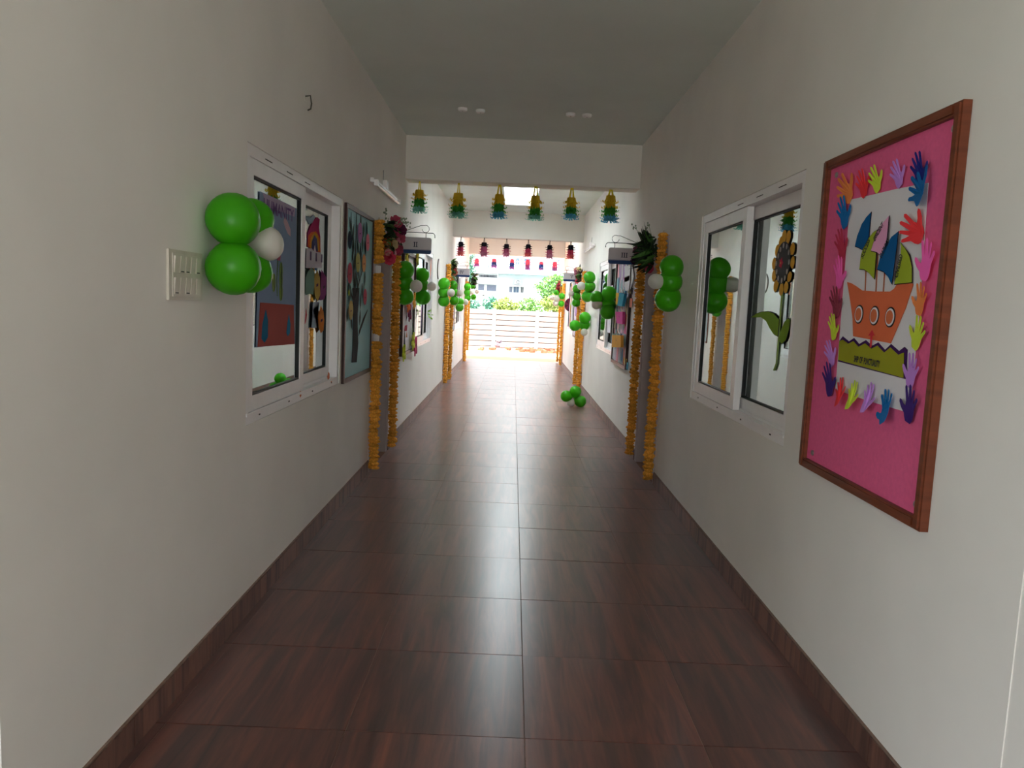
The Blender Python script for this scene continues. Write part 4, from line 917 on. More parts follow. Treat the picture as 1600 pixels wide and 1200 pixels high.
pts = [(16.3, 1.85), (16.5, 1.85), (16.42, 1.6), (16.6, 1.4), (16.45, 1.2), (16.5, 0.95), (16.35, 0.95), (16.3, 1.2), (16.42, 1.4), (16.25, 1.6)]
MB().yz(pts, XR - 0.006, XR - 0.009).build('streamer', paper('#eec8d0'), e)
# leafy decorations on the second left window
lm = thing('artificial_plant', (XL + 0.02, 10.0, 1.26), 'small lime green artificial foliage bunch on second left window', 'plant')
for k in range(16):
    a, b = random.uniform(0, 2 * PI), random.uniform(0.1, 1)
    c = Vector((XL + 0.02 + 0.05 * b, 10.0 + 0.16 * math.cos(a) * b, 1.26 + 0.055 * math.sin(a) * b))
    d = Vector((random.uniform(.2, 1), math.cos(a), math.sin(a))).normalized() * 0.045
    n = d.cross(Vector((0, .3, 1))).normalized() * 0.016
    MB().prism([c, c + d * .5 + n, c + d, c + d * .5 - n], (0.001, 0, 0.001)).build('leaf', mat('lime_leaf', '#a9dc5a', trans=.2), lm)
for nm, yy, w, colr, lab in (('paper_streamer', 9.55, 0.03, '#c9b0dc', 'thin violet paper streamer hanging on second left window'), ('paper_streamer', 10.45, 0.05, '#e89a80', 'salmon paper streamer at top of second left window')):
    e = thing(nm, (XL + 0.004, yy, 1.0), lab, 'streamer')
    zt, zb = (1.62, 1.0) if yy < 10 else (1.98, 1.72)
    MB().yz([(yy - w * .3, zt), (yy + w * .3, zt), (yy + w, (zt + zb) / 2), (yy + w * .2, zb), (yy - w * .2, zb), (yy - w, (zt + zb) / 2)], XL + 0.002, XL + 0.004).build('streamer', paper(colr), e)
# second right window: a few pale papers stuck on its sash
e = thing('drawn_sheet', (XR + 0.008, 9.75, 1.2), 'pale drawing sheet stuck on near sash of second right window', 'drawing')
MB().yz([(9.62, 1.12), (9.95, 1.12), (9.95, 1.72), (9.62, 1.72)], XR + 0.0115, XR + 0.0095).build('sheet', PAPER, e)
MB().yz([(9.68, 1.5), (9.8, 1.47), (9.76, 1.65)], XR + 0.0094, XR + 0.0088).build('drawn_figure', paper('#e89ab8'), e)

# ---------------------------------------------------------------- round plaque
rp = thing('wall_plaque', (XL, 11.48, 1.90), 'round pale wall plaque with a thin dark rim on left wall', 'plaque')
Mx = Matrix.Translation((XL, 11.48, 1.90)) @ Matrix.Rotation(PI / 2, 4, 'Y')
MB().lathe([(0.150, 0.001), (0.150, 0.012), (0.136, 0.016)], 32, Mx).build('rim', mat('plaque_rim', '#6a6058', rough=.5), rp)
MB().lathe([(0.134, 0.0162), (0.134, 0.0175)], 32, Mx).build('face', mat('plaque_face', '#d6cdc8', rough=.4), rp)

# ---------------------------------------------------------------- marigold garlands
def marigold_mb(r=0.043, h=0.036, n=14, seed=0, M=None):
    rd = random.Random(seed)
    w = [[1 + (0.13 if k % 2 else -0.10) + rd.uniform(-.07, .07) for k in range(n)] for i in range(6)]
    prof = [(r * .30, -h * .5), (r * .70, -h * .44), (r, -h * .14), (r * .98, h * .12), (r * .66, h * .42), (r * .25, h * .5)]
    return MB().lathe(prof, n, M, lambda i, k: w[i][k])
MARI_ME = [marigold_mb(seed=s).mesh('marigold', MARI) for s in range(5)]
def garland(side, y, off, ztop, label, zbot=0.03, gaps=(), near=True, r=1.0):
    s = 1 if side == 'left' else -1
    x = (XL if side == 'left' else XR) + s * off
    t = thing('marigold_garland', (x, y, ztop), label, 'garland')
    MB().tube([(x, y, ztop + 0.02), (x, y, zbot - 0.005)], 0.003, 6).build('thread', paper('#c9b28a'), t)
    z = ztop - 0.015
    st = MB()
    k = 0
    while z > zbot + 0.012:
        g = [q for q in gaps if abs(z - q) < 0.035]
        if g:
            z -= 0.026
            continue
        loc = Vector((random.uniform(-.005, .005) + (s * .003), random.uniform(-.008, .008), z - ztop))
        rot = (random.uniform(-.22, .22), random.uniform(-.22, .22), random.uniform(0, 6.28))
        sc = r * random.uniform(0.80, 1.10)
        if near:
            place('marigold', MARI_ME[k % 5], t, loc, rot, (sc, sc, random.uniform(.9, 1.15)))
        else:
            M = Matrix.Translation(Vector((x, y, ztop)) + loc) @ Matrix.Rotation(rot[2], 4, 'Z') @ Matrix.Rotation(rot[0], 4, 'X') @ Matrix.Diagonal((sc, sc, 1.05, 1))
            m2 = marigold_mb(n=10, seed=k, M=M)
            st.add(m2.v, m2.f)
        z -= 0.0310
        k += 1
    if not near:
        o = st.build('marigold_string', MARI, t)
        o['kind'] = 'stuff'
    for q in gaps:
        MB().lathe([(0.024, q - 0.03), (0.026, q), (0.024, q + 0.03)], 10, Matrix.Translation((x, y, 0))).build('tape', TAPE, t)
garland('left', 6.175, 0.045, 2.055, 'marigold garland with two white tape gaps beside the cyan tree board', gaps=(1.665, 1.12))
garland('left', 7.145, 0.045, 1.90, 'marigold garland on far side of left door under sign II')
garland('right', 6.20, 0.047, 2.055, 'marigold garland beside right near window running up behind balloons')
garland('right', 7.19, 0.047, 1.88, 'marigold garland on far side of right door under sign III')
garland('left', 12.80, 0.046, 2.04, 'bright marigold garland on near side of second left door', near=False, r=.98)
garland('left', 13.68, 0.046, 1.95, 'thinner marigold garland on far side of second left door', near=False, r=.9)
garland('right', 12.97, 0.047, 2.03, 'bright marigold garland on near side of second right door', near=False, r=.98)
garland('right', 13.78, 0.047, 1.95, 'thinner marigold garland on far side of second right door', near=False, r=.9)
garland('left', 17.85, 0.05, 1.9, 'orange marigold garland at the end of the left wall', near=False, r=.9)
garland('left', 18.95, 0.05, 1.9, 'short orange marigold garland at outer corner of the left wall', near=False, zbot=0.22, r=.75)
garland('right', 18.06, 0.05, 1.95, 'orange marigold garland at the end of the right wall', near=False, r=.9)
garland('right', 19.05, 0.06, 1.9, 'orange marigold garland at outer corner of the right wall', near=False, r=.75)

# ---------------------------------------------------------------- artificial flower bouquets over the doors
def flower_me(colr, r, seed, kind=0):
    rd = random.Random(seed)
    mb = MB()
    for ring_, (rr, tilt, n) in enumerate(((r, .25, 7), (r * .72, .75, 6), (r * .42, 1.15, 5))):
        for k in range(n):
            a = 2 * PI * k / n + ring_ * .4 + rd.uniform(-.15, .15)
            rad = Vector((math.cos(a), math.sin(a), 0))
            tan = Vector((-math.sin(a), math.cos(a), 0))
            z = Vector((0, 0, 1))
            d = rad * math.cos(tilt) + z * math.sin(tilt)
            w = rr * .42
            up_ = (z * math.cos(tilt) - rad * math.sin(tilt)) * rr * .12
            p = [Vector(), d * rr * .5 + tan * w, d * rr * .9 + tan * w * .7 + up_, d * rr + up_ * 1.4, d * rr * .9 - tan * w * .7 + up_, d * rr * .5 - tan * w, d * rr * .5 - up_]
            mb.add(p, [(0, 1, 6), (1, 2, 6), (2, 3, 6), (3, 4, 6), (4, 5, 6), (5, 0, 6)])
    return mb.mesh('flower', paper(colr))
def blade_me(L, w, droop, m, folds=5):
    mb = MB()
    vs, fs = [], []
    for i in range(folds + 1):
        t = i / folds
        ww = w * math.sin(PI * (0.12 + 0.86 * t)) if i < folds else 0.001
        x, z = L * t * (1 - .15 * t), -droop * L * t * t
        vs += [(x, -ww, z + ww * .35), (x, 0, z), (x, ww, z + ww * .35)]
    for i in range(folds):
        a, b = i * 3, i * 3 + 3
        fs += [(a, a + 1, b + 1, b), (a + 1, a + 2, b + 2, b + 1)]
    return mb.add(vs, fs).mesh('leaf', m)
def rot_to(d, spin=0.0):
    q = Vector((1, 0, 0)).rotation_difference(d)
    return (q.to_matrix().to_4x4() @ Matrix.Rotation(spin, 4, 'X')).to_euler()
def rot_z_to(d, spin=0.0):
    q = Vector((0, 0, 1)).rotation_difference(d)
    return (q.to_matrix().to_4x4() @ Matrix.Rotation(spin, 4, 'Z')).to_euler()
def bouquet(side, c, label, flowers, leaves, ext, seed, sprigs=0, dark=.75):
    rd = random.Random(seed)
    s = 1 if side == 'left' else -1
    t = thing('flower_bouquet', c, label, 'bouquet')
    MB().tube([Vector(c) + Vector((-s * .02, 0, -ext[2] * .5)), Vector(c) + Vector((0, 0, ext[2] * .3))], 0.012, 8).build('stalk', LEAFD, t)
    for k in range(leaves[0]):
        a = rd.uniform(0, 2 * PI)
        d = Vector((s * rd.uniform(.3, 1.2), math.cos(a) * ext[1] * 3, math.sin(a) * ext[2] * 4 + leaves[4])).normalized()
        L = leaves[1] * rd.uniform(.65, 1.1)
        base = Vector((s * rd.uniform(.01, ext[0] * .4), rd.uniform(-.5, .5) * ext[1], rd.uniform(-.75, .6) * ext[2]))
        place('leaf', blade_me(L, leaves[2], rd.uniform(.05, leaves[3]), LEAFD if rd.random() < dark else LEAFG), t, base, rot_to(d, rd.uniform(-.8, .8)))
    for colr, r, dx, dy, dz in flowers:
        d = Vector((s * (.6 + dx), -0.9 + dy, .25 + dz * 2)).normalized()
        place('flower', flower_me(colr, r, rd.randint(0, 999)), t, (s * dx, dy, dz), rot_z_to(d, rd.uniform(0, 6)))
    for k in range(sprigs):
        p = Vector((s * rd.uniform(0.0, .18), rd.uniform(-.1, .3), ext[2] + rd.uniform(-.02, .10)))
        m = MB().tube([p * .6, p], 0.002, 5)
        for q in range(5):
            u = p + Vector((rd.uniform(-.02, .02), rd.uniform(-.02, .02), rd.uniform(-.03, .02)))
            m.lathe([(0.001, -.010), (0.008, 0), (0.001, .010)], 6, Matrix.Translation(u))
        m.build('sprig', mat('pale_green_sprig', '#8a9a80'), t).matrix_parent_inverse = Matrix()
F1 = [('#b34a60', 0.065, 0.081, 0.05, 0.121), ('#5a2440', 0.059, 0.118, 0.1, 0.066), ('#a03a55', 0.065, 0.062, 0.0, 0.022), ('#c2566a', 0.059, 0.105, 0.12, -0.0), ('#c87a8a', 0.041, 0.093, 0.05, -0.033), ('#d2622e', 0.059, 0.037, -0.05, -0.066), ('#b8a37a', 0.059, 0.068, -0.04, -0.066), ('#ad3550', 0.053, 0.081, 0.02, -0.099), ('#9a7a4a', 0.059, 0.031, -0.06, -0.11), ('#c8405a', 0.065, 0.05, -0.06, -0.176), ('#d8a0a8', 0.029, 0.081, 0, -0.132), ('#8a3a4a', 0.059, 0.099, 0.06, -0.099), ('#d08a8a', 0.033, 0.043, -0.08, -0.132), ('#a0354e', 0.059, 0.074, 0.15, 0.055)]
bouquet('left', (XL + 0.05, 6.40, 1.945), 'pink and orange artificial flower bouquet over left door by sign II', F1, (64, .13, .03, .5, 0.0), (.10, .22, .15), 3, 7)
F2 = [('#c04a68', .045, .05, -.08, -.16), ('#9a6a6a', .045, .12, .05, -.02), ('#3a2038', .04, .16, .05, -.09), ('#7a4a5a', .04, .14, .1, .0)]
bouquet('right', (XR - 0.05, 6.50, 1.94), 'dark green leafy bouquet with few dull flowers over right door', F2, (90, .20, .018, .6, 0.12), (.12, .18, .17), 5, 2)
F3 = [('#b8434a', 0.06, 0.048, 0, 0.0), ('#d8c8a8', 0.05, 0.06, 0.05, 0.06), ('#c06a58', 0.06, 0.072, 0.0, -0.06), ('#d8d0c0', 0.05, 0.078, 0.05, -0.02), ('#8a3a4a', 0.05, 0.06, 0.1, 0.08), ('#d8a898', 0.05, 0.048, 0, -0.1), ('#cfc8bc', 0.045, 0.09, 0.05, 0.1)]
bouquet('left', (XL + 0.05, 13.1, 1.98), 'green bouquet with red and cream flowers beside sign IV', F3, (60, .15, .026, .5, .1), (.06, .22, .19), 8, 0, .2)
F4 = [('#b06a80', 0.06, 0.09, 0, 0.03), ('#e8dcaa', 0.065, 0.054, 0, 0.07), ('#7a3a3a', 0.06, 0.06, 0.05, -0.03), ('#d8546a', 0.06, 0.06, 0, -0.11), ('#4a3a34', 0.05, 0.024, 0, 0.05), ('#c88a8a', 0.05, 0.102, 0.05, 0.08)]
bouquet('right', (XR - 0.06, 13.25, 1.98), 'small bouquet of cream and mauve flowers beside sign V', F4, (30, .12, .022, .5, .1), (.07, .2, .14), 9, 0, .3)
bouquet('left', (XL + 0.06, 18.9, 1.96), 'dark leafy bouquet at the outer end of left wall', [('#3a4a54', .06, .1, 0, 0)], (60, .22, .03, .5, .0), (.18, .2, .19), 12, 0, .6)
bouquet('right', (XR - 0.05, 19.1, 1.88), 'drooping red flower bouquet at the outer end of right wall', [('#c8586a', .07, .06, -.05, .05), ('#b84a58', .07, .08, -.05, -.04), ('#a84050', .06, .05, 0, -.13), ('#c8a888', .06, .04, 0, .13)], (20, .17, .024, .6, -.5), (.1, .15, .2), 14)

# ---------------------------------------------------------------- balloon clusters
def balloon_mb(r, M):
    prof = []
    n = 14
    for i in range(1, n):
        t = PI * i / n
        z = -math.cos(t)
        rr = math.sin(t) * (1 + 0.10 * max(0, z))
        zz = z * (1.0 if z > 0 else 1.10)
        prof.append((rr * r, zz * r))
    prof = [(0.05 * r, -1.12 * r)] + prof + [(0.03 * r, 1.0 * r)]
    return MB().lathe(prof, 24, M)
BL = {'L1': 'green balloon bunch with one white balloon beside the wall switches', 'R1': 'dark lit green balloon bunch hiding garland beside right near window', 'L2': 'green balloon bunch hanging below sign II on left wall',
      'L3': 'green balloon bunch with white balloon over edge of second left window', 'L4': 'bright lime balloon bunch on the bright garland of second left door', 'L5': 'darker green balloon bunch under sign IV on left wall',
      'L6': 'two green balloons and a white one by far left window', 'L7': 'green balloon bunch on the last left garland', 'L8': 'two tiny lime balloons lit by the open end on left',
      'R2': 'large green balloon bunch in front of second right window', 'R3': 'lime balloon bunch high on the bright right garland', 'R4': 'three green balloons low beneath the lime bunch on right garland',
      'R5': 'darker green balloon bunch under sign V', 'R6': 'green and white balloon bunch at the open end on right', 'FL': 'green and white balloon bunch lying on the tiled floor'}
bd = D['balls']
bd['L1'] = bd['L1'] + bd.pop('L1x')
for key, lst in bd.items():
    cen = Vector((sum(b[1] for b in lst) / len(lst), sum(b[2] for b in lst) / len(lst), sum(b[3] for b in lst) / len(lst)))
    if key[0] == 'L':
        cen.x = min(cen.x, XL + 0.08)
    if key[0] == 'R':
        cen.x = max(cen.x, XR - 0.08)
    if key == 'FL':
        cen.y += 0.03
    else:
        cen.y += 0.05
    t = thing('balloon_bunch', cen, BL[key], 'balloons', 'balloon bunches along the corridor')
    for q, (c, x, y, z, r) in enumerate(lst):
        x = min(max(x, XL + r + 0.004), XR - r - 0.004)
        if key == 'FL':
            z = max(z, r + 0.001)
        y += 0.03 * ((q * 7) % 3 - 1) * (1 if key not in ('L1', 'FL') else 0)
        p = Vector((x, y, z))
        d = (p - cen)
        d.y -= 0.02
        d.normalize()
        M = Matrix.Translation(p) @ Vector((0, 0, 1)).rotation_difference(d).to_matrix().to_4x4()
        o = balloon_mb(r, M).build('balloon', GREEN if c == 'g' else WHITEB, t, True)
        if c == 'w':
            o['label'] = 'white balloon'
        kp = M @ Vector((0, 0, -1.13 * r))
        MB().lathe([(0.11 * r, -1.24 * r), (0.03 * r, -1.13 * r), (0.06 * r, -1.08 * r)], 8, M).build('knot', GREEN if c == 'g' else WHITEB, o)

# ---------------------------------------------------------------- paper lanterns
def lantern_parts(cols, top, b1, b2, b3, rad, seed, strap=.5):
    rd = random.Random(seed)
    hd = MB()
    w = rad * strap
    hl = top
    hd.prism([(-w, -.004, -hl), (-w * .35, -.004, -hl), (-w * .12, -.004, -hl * .2), (w * .12, -.004, -hl * .2), (w * .35, -.004, -hl), (w, -.004, -hl), (w * .5, -.004, 0.0), (-w * .5, -.004, 0.0)], (0, .008, 0))
    parts = [('handle', hd, cols[0])]
    tiers = ((top, b1, 'upper_fringe', cols[1]), (b1, b2, 'middle_fringe', cols[2]), (b2, b3, 'lower_fringe', cols[3]))
    for ti, (za, zb, nm, c) in enumerate(tiers):
        m = MB()
        r0 = rad * (0.74 + 0.08 * ti)
        m.lathe([(r0 * .97, -za), (r0, -(za + zb) / 2), (r0 * 1.04, -zb + (zb - za) * .12)], 14)
        n = 15
        for row in range(2):
            zr = za + (zb - za) * (0.45 + 0.5 * row)
            for k in range(n):
                a = 2 * PI * (k + row * .5) / n + rd.uniform(-.1, .1)
                R = Vector((math.cos(a), math.sin(a), 0))
                T = Vector((-math.sin(a), math.cos(a), 0)) * rad * .13
                l = (zb - za) * rd.uniform(.45, .8) + rad * .18
                f = rd.uniform(.35, .75)
                path = [R * r0 * 1.0 + Vector((0, 0, -zr + l * .45)), R * (r0 + rad * .18 * f) + Vector((0, 0, -zr)), R * (r0 + rad * .75 * f) + Vector((0, 0, -zr - l * .3)), R * (r0 + rad * 1.15 * f) + Vector((0, 0, -zr - l * .2)), R * (r0 + rad * 1.10 * f) + Vector((0, 0, -zr - l * .02))]
                vs = []
                for p in path:
                    vs += [p - T, p + T]
                m.add(vs, [(2 * i, 2 * i + 1, 2 * i + 3, 2 * i + 2) for i in range(len(path) - 1)])
        parts.append((nm, m, c))
    return [(nm, mb.mesh(nm, mat('lantern_' + c[1:], c, rough=.8, var=.06, trans=.45, spec=.1))) for nm, mb, c in parts]
LCOL = {'yellow': [('#e0d23a', '#dcc03a', '#4fa848', '#86cdbb'), ('#e0d23a', '#dcc03a', '#4fa848', '#62b8d4')], 'black': [('#1d1a26', '#24222e', '#c44468', '#d86a6c'), ('#1d1a26', '#24222e', '#b85a80', '#c47a98')],
        'pink': [('#d8a0b8', '#f07a94', '#c070b0', '#b07ac4'), ('#d8a0b8', '#f07a94', '#4a5ca8', '#b07ac4')]}
ORD = ['leftmost', 'second from left', 'third from left', 'fourth from left', 'fifth from left', 'rightmost']
DESC = {'yellow': 'yellow green and blue fringed paper lantern, %s under the first beam', 'black': 'black and crimson fringed paper lantern, %s under the second beam', 'pink': 'pink and violet paper lantern, %s at the open corridor end'}
VAR = {'yellow': [0, 0, 1, 0, 1, 1], 'black': [0, 1, 1, 0, 1, 0], 'pink': [0, 1, 1, 0, 1, 0]}
RADS = {'yellow': .058, 'black': .055, 'pink': .064}
protos = {}
for kind, lst in D['lanterns'].items():
    zb = {'yellow': BZ, 'black': 2.60, 'pink': 2.61}[kind]
    for i, (x, y, zt, z1, z2, z3) in enumerate(lst):
        v = VAR[kind][i]
        lan = thing('paper_lantern', (x, y, zb), DESC[kind] % ORD[i], 'lantern', '%s paper lanterns hanging from a beam' % kind)
        lan.rotation_euler.z = random.uniform(-.3, .3)
        pr = lantern_parts(LCOL[kind][v], zb - z1, zb - z2, zb - z2 + (z2 - z3) * .52, zb - z3 - .015, RADS[kind] * (1.0 + .12 * (i in (1, 5))), i * 7 + len(kind), .5 if kind == 'yellow' and i > 1 else .26)
        for nm, me in pr:
            place(nm, me, lan)
# ---------------------------------------------------------------- hanging classroom signs
def roman(mb, s, cx, cz, h, y0, y1):
    w, g = h * .17, h * .10
    adv = {'I': h * .46, 'V': h * .86}
    tot = sum(adv[c] for c in s)
    x = cx - tot / 2
    for c in s:
        m = x + adv[c] / 2
        if c == 'I':
            mb.box(m - w / 2, m + w / 2, y0, y1, cz - h / 2, cz + h / 2)
            mb.box(m - w * 1.15, m + w * 1.15, y0, y1, cz + h / 2 - g, cz + h / 2)
            mb.box(m - w * 1.15, m + w * 1.15, y0, y1, cz - h / 2, cz - h / 2 + g)
        else:
            hw = h * .36
            mb.xz([(m - hw, cz + h / 2), (m - hw + w, cz + h / 2), (m + w * .35, cz - h / 2), (m - w * .35, cz - h / 2)], y0, y1)
            mb.xz([(m + hw - w * .7, cz + h / 2), (m + hw, cz + h / 2), (m + w * .35, cz - h / 2), (m - w * .1, cz - h / 2)], y0, y1)
            mb.box(m - hw - w * .6, m - hw + w * 1.5, y0, y1, cz + h / 2 - g, cz + h / 2)
            mb.box(m + hw - w * 1.3, m + hw + w * .6, y0, y1, cz + h / 2 - g, cz + h / 2)
        x += adv[c]
def rrect(x0, x1, z0, z1, r, n=5):
    pts = []
    for cx, cz, a0 in ((x1 - r, z1 - r, 0), (x0 + r, z1 - r, PI / 2), (x0 + r, z0 + r, PI), (x1 - r, z0 + r, 1.5 * PI)):
        pts += [(cx + r * math.cos(a0 + PI / 2 * i / n), cz + r * math.sin(a0 + PI / 2 * i / n)) for i in range(n + 1)]
    return pts
def sign(side, y, letters, zt, label, near=True):
    s = 1 if side == 'left' else -1
    X = XL if side == 'left' else XR
    t = thing('classroom_sign', (X, y, zt), label, 'sign')
    a, b = 0.045, 0.345
    P = lambda u, z: (X + s * u, z)
    x0, x1 = sorted((X + s * a, X + s * b))
    zb = zt - 0.152
    MB().xz(rrect(x0, x1, zb, zt, 0.02), y - 0.012, y + 0.012).build('sign_panel', SIGNW, t)
    # the coloured band follows the lower edge
    r = 0.02
    low = [(x0, zb + 0.034), (x0, zb + r)] + [(x0 + r + r * math.cos(PI + PI / 2 * i / 5), zb + r + r * math.sin(PI + PI / 2 * i / 5)) for i in range(6)] + [(x1 - r + r * math.cos(1.5 * PI + PI / 2 * i / 5), zb + r + r * math.sin(1.5 * PI + PI / 2 * i / 5)) for i in range(6)] + [(x1, zb + 0.034)]
    band = MB().xz(low, y - 0.0135, y - 0.0121).build('blue_band', SIGNB, t)
    MB().box(x0, x1, y - 0.0133, y - 0.0121, zb + 0.036, zb + 0.039).build('thin_line', SIGNB, t)
    m = MB()
    roman(m, letters, (x0 + x1) / 2 + (0.0 if near else 0), zt - 0.067, 0.046 if near else 0.056, y - 0.0138, y - 0.0121)
    m.build('lettering', mat('navy_ink', '#0f1c3a', rough=.5), t)
    zc = zt + 0.045
    arm = [(X + s * 0.0, y, zc), (X + s * 0.35, y, zc)] + [(X + s * (0.35 + 0.025 * math.sin(u)), y, zc - 0.03 * (1 - math.cos(u))) for u in (.4, .8, 1.2, 1.57)] + [(X + s * 0.375, y, zc - 0.045)]
    MB().tube(arm, 0.0035, 6).build('bracket_arm', IRON, t)
    cx, cz, cr = 0.285, zc + 0.037, 0.034
    sc = [(X + s * 0.06, y, zc), (X + s * 0.24, y, cz + 0.03)] + [(X + s * (cx + cr * math.cos(u)), y, cz + cr * math.sin(u)) for u in [2.0 - i * 0.42 for i in range(13)]]
    MB().tube(sc, 0.0025, 6).build('scroll', IRON, t)
    for u in (0.09, 0.29):
        MB().tube([(X + s * u, y, zc), (X + s * u, y, zt - 0.002)], 0.003, 6).build('hanger', IRON, t)
    MB().box(*sorted((X + s * 0.001, X + s * 0.006)), y - 0.012, y + 0.012, zc - 0.06, zc + 0.06).build('wall_plate', IRON, t)
sign('left', 7.32, 'II', 2.022, 'hanging grey and navy classroom sign reading II on left wall')
sign('right', 7.32, 'III', 2.008, 'hanging grey and navy classroom sign reading III on right wall')
sign('left', 13.80, 'IV', 2.022, 'far hanging classroom sign reading IV on left wall', False)
sign('right', 13.86, 'V', 2.028, 'far hanging classroom sign reading V on right wall', False)

# ---------------------------------------------------------------- switch plate, tube lights, hook, ceiling plates
sw = thing('switch_plate', (XL, 2.655, 1.40), 'large white switch plate with two rows of switches on left wall', 'switch')
MB().box(XL + 0.001, XL + 0.010, 2.522, 2.79, 1.405, 1.572).build('plate', mat('aged_white_plastic', '#d6cfc4', rough=.35), sw)
WP = mat('white_plastic', '#ddd6cc', rough=.3)
for r, (za, zb) in enumerate(((1.497, 1.552), (1.425, 1.480))):
    MB().box(XL + 0.0101, XL + 0.0125, 2.545, 2.768, za - 0.008, zb + 0.008).build('module_frame', WP, sw)
    for k in range(5):
        ya = 2.552 + k * 0.0432
        o = MB().add([(XL + 0.0126, ya, za), (XL + 0.0126, ya + .036, za), (XL + 0.0126, ya + .036, zb), (XL + 0.0126, ya, zb), (XL + 0.0145, ya, za), (XL + 0.0145, ya + .036, za), (XL + 0.019, ya + .036, zb), (XL + 0.019, ya, zb)],
                      [(0, 1, 2, 3), (4, 7, 6, 5), (0, 4, 5, 1), (1, 5, 6, 2), (2, 6, 7, 3), (3, 7, 4, 0)]).build('rocker', WP, sw)
        if (r, k) in ((0, 1), (0, 2), (0, 4), (1, 0), (1, 2)):
            MB().box(XL + 0.0146, XL + 0.0156, ya + .006, ya + .030, za + .002, za + .0055).build('indicator_slot', INK, o)
def tube_light(side, y0, y1, z, label):
    s = 1 if side == 'left' else -1
    X = XL if side == 'left' else XR
    t = thing('tube_light', (X, (y0 + y1) / 2, z), label, 'lamp')
    MB().box(*sorted((X + s * 0.001, X + s * 0.03)), y0, y1, z + 0.012, z + 0.045).build('batten', PVC, t)
    MB().tube([(X + s * 0.045, y0 + 0.03, z), (X + s * 0.045, y1 - 0.03, z)], 0.012, 10).build('tube', mat('white_glass_tube', '#eceaea', rough=.25), t)
    for a in (y0 + 0.004, y1 - 0.034):
        MB().box(*sorted((X + s * 0.0302, X + s * 0.062)), a, a + 0.03, z - 0.016, z + 0.03).build('lamp_holder', PVC, t)
    ym = (y0 + y1) / 2
    MB().box(*sorted((X + s * 0.001, X + s * 0.035)), ym - 0.04, ym + 0.04, z + 0.046, z + 0.11).build('connection_box', PVC, t)
    MB().tube([(X + s * 0.005, ym - 0.05, z + 0.11), (X + s * 0.005, ym - 0.05, z + 0.19)], 0.0025, 6).build('wire', INK, t)
tube_light('left', 6.0, 7.2, 2.315, 'slim white tube light fitting above the left door, unlit')
tube_light('right', 11.9, 13.1, 2.36, 'slim white tube light fitting high on far right wall, unlit')
hk = thing('wall_hook', (XL, 4.14, 2.44), 'small bent wire hook high on left wall above the window', 'hook')
MB().tube([(XL, 4.14, 2.475), (XL + 0.03, 4.14, 2.48), (XL + 0.035, 4.145, 2.44), (XL + 0.03, 4.15, 2.415), (XL + 0.012, 4.16, 2.41)], 0.004, 6).build('wire', mat('dull_wire', '#5a5850', rough=.5), hk)
MB().box(XL + 0.001, XL + 0.004, 4.12, 4.16, 2.455, 2.495).build('cover', WALL, hk)
for x, y, lab in ((-0.50, 6.69, 'round white ceiling plate, leftmost of the four on ceiling'), (-0.35, 6.72, 'round white ceiling plate, second from left on ceiling'), (0.42, 6.70, 'round white ceiling plate, third from left on ceiling'), (0.56, 6.71, 'round white ceiling plate, rightmost of the four on ceiling')):
    e = thing('ceiling_plate', (x, y, H), lab, 'ceiling plate', 'round plates on the ceiling')
    MB().lathe([(0.040, -0.001), (0.040, -0.016), (0.032, -0.026)], 20, Matrix.Translation((x, y, H))).build('cover', mat('bright_white_plastic', '#fbfbfa', rough=.3), e)
    MB().lathe([(0.006, -0.0262), (0.005, -0.029)], 8, Matrix.Translation((x, y, H))).build('screw', STEEL, e)

# ---------------------------------------------------------------- beyond the open end: compound wall, rubble, plants, building
CONC = mat('whitewashed_precast_concrete', '#7b7875', rough=.9, var=.08, scale=4)
cw = thing('compound_wall', (0, 25.3, -0.02), 'low whitewashed compound wall of stacked panels between posts', 'wall')
posts = [-0.60 + 1.42 * k for k in range(-4, 6)]
for px in posts:
    MB().box(px - 0.06, px + 0.06, 25.22, 25.42, -0.12, 1.24).build('post', CONC, cw)
for a, b in zip(posts[:-1], posts[1:]):
    for k in range(7):
        z = -0.02 + k * 0.175
        MB().box(a + 0.062, b - 0.062, 25.28, 25.35, z + 0.03, z + 0.174).box(a + 0.062, b - 0.062, 25.325, 25.35, z, z + 0.0299).build('panel', CONC, cw)
BR = mat('broken_red_brick', '#a04a36', rough=.95, var=.25, scale=20, rnd=.25)
random.seed(21)
bm_ = [MB().add([(x * .075 + random.uniform(-.015, .015), y * .05 + random.uniform(-.01, .01), (z + 1) * .035 + random.uniform(-.006, .006) * (z > 0)) for x in (-1, 1) for y in (-1, 1) for z in (-1, 1)],
                [(0, 1, 3, 2), (4, 6, 7, 5), (0, 4, 5, 1), (2, 3, 7, 6), (0, 2, 6, 4), (1, 5, 7, 3)]).mesh('brick', BR) for _ in range(4)]
spots = []
for k in range(600):
    if len(spots) >= 34:
        break
    x = random.gauss(1.05, .36) if len(spots) < 26 else random.uniform(-1.3, .4)
    y = random.uniform(22.9, 24.4)
    if abs(x) > 1.85 or any((x - a) ** 2 + (y - b) ** 2 < .036 for a, b in spots):
        continue
    spots.append((x, y))
for k, (x, y) in enumerate(spots):
    o = bpy.data.objects.new('brick', bm_[k % 4])
    COL.objects.link(o)
    o.location = (x, y, -0.02)
    o.rotation_euler = (0, 0, random.uniform(0, 6.28))
    tag(o, 'broken red brick lying in the rubble before the compound wall', 'brick', 'red brick rubble outside the corridor end')
sb = thing('rubble_heap', (-0.25, 24.7, -0.02), 'grey heap of rubble against the compound wall, left of bricks', 'rubble')
SBM = mat('grey_rubble', '#5e5c66', rough=.95, var=.3, scale=15)
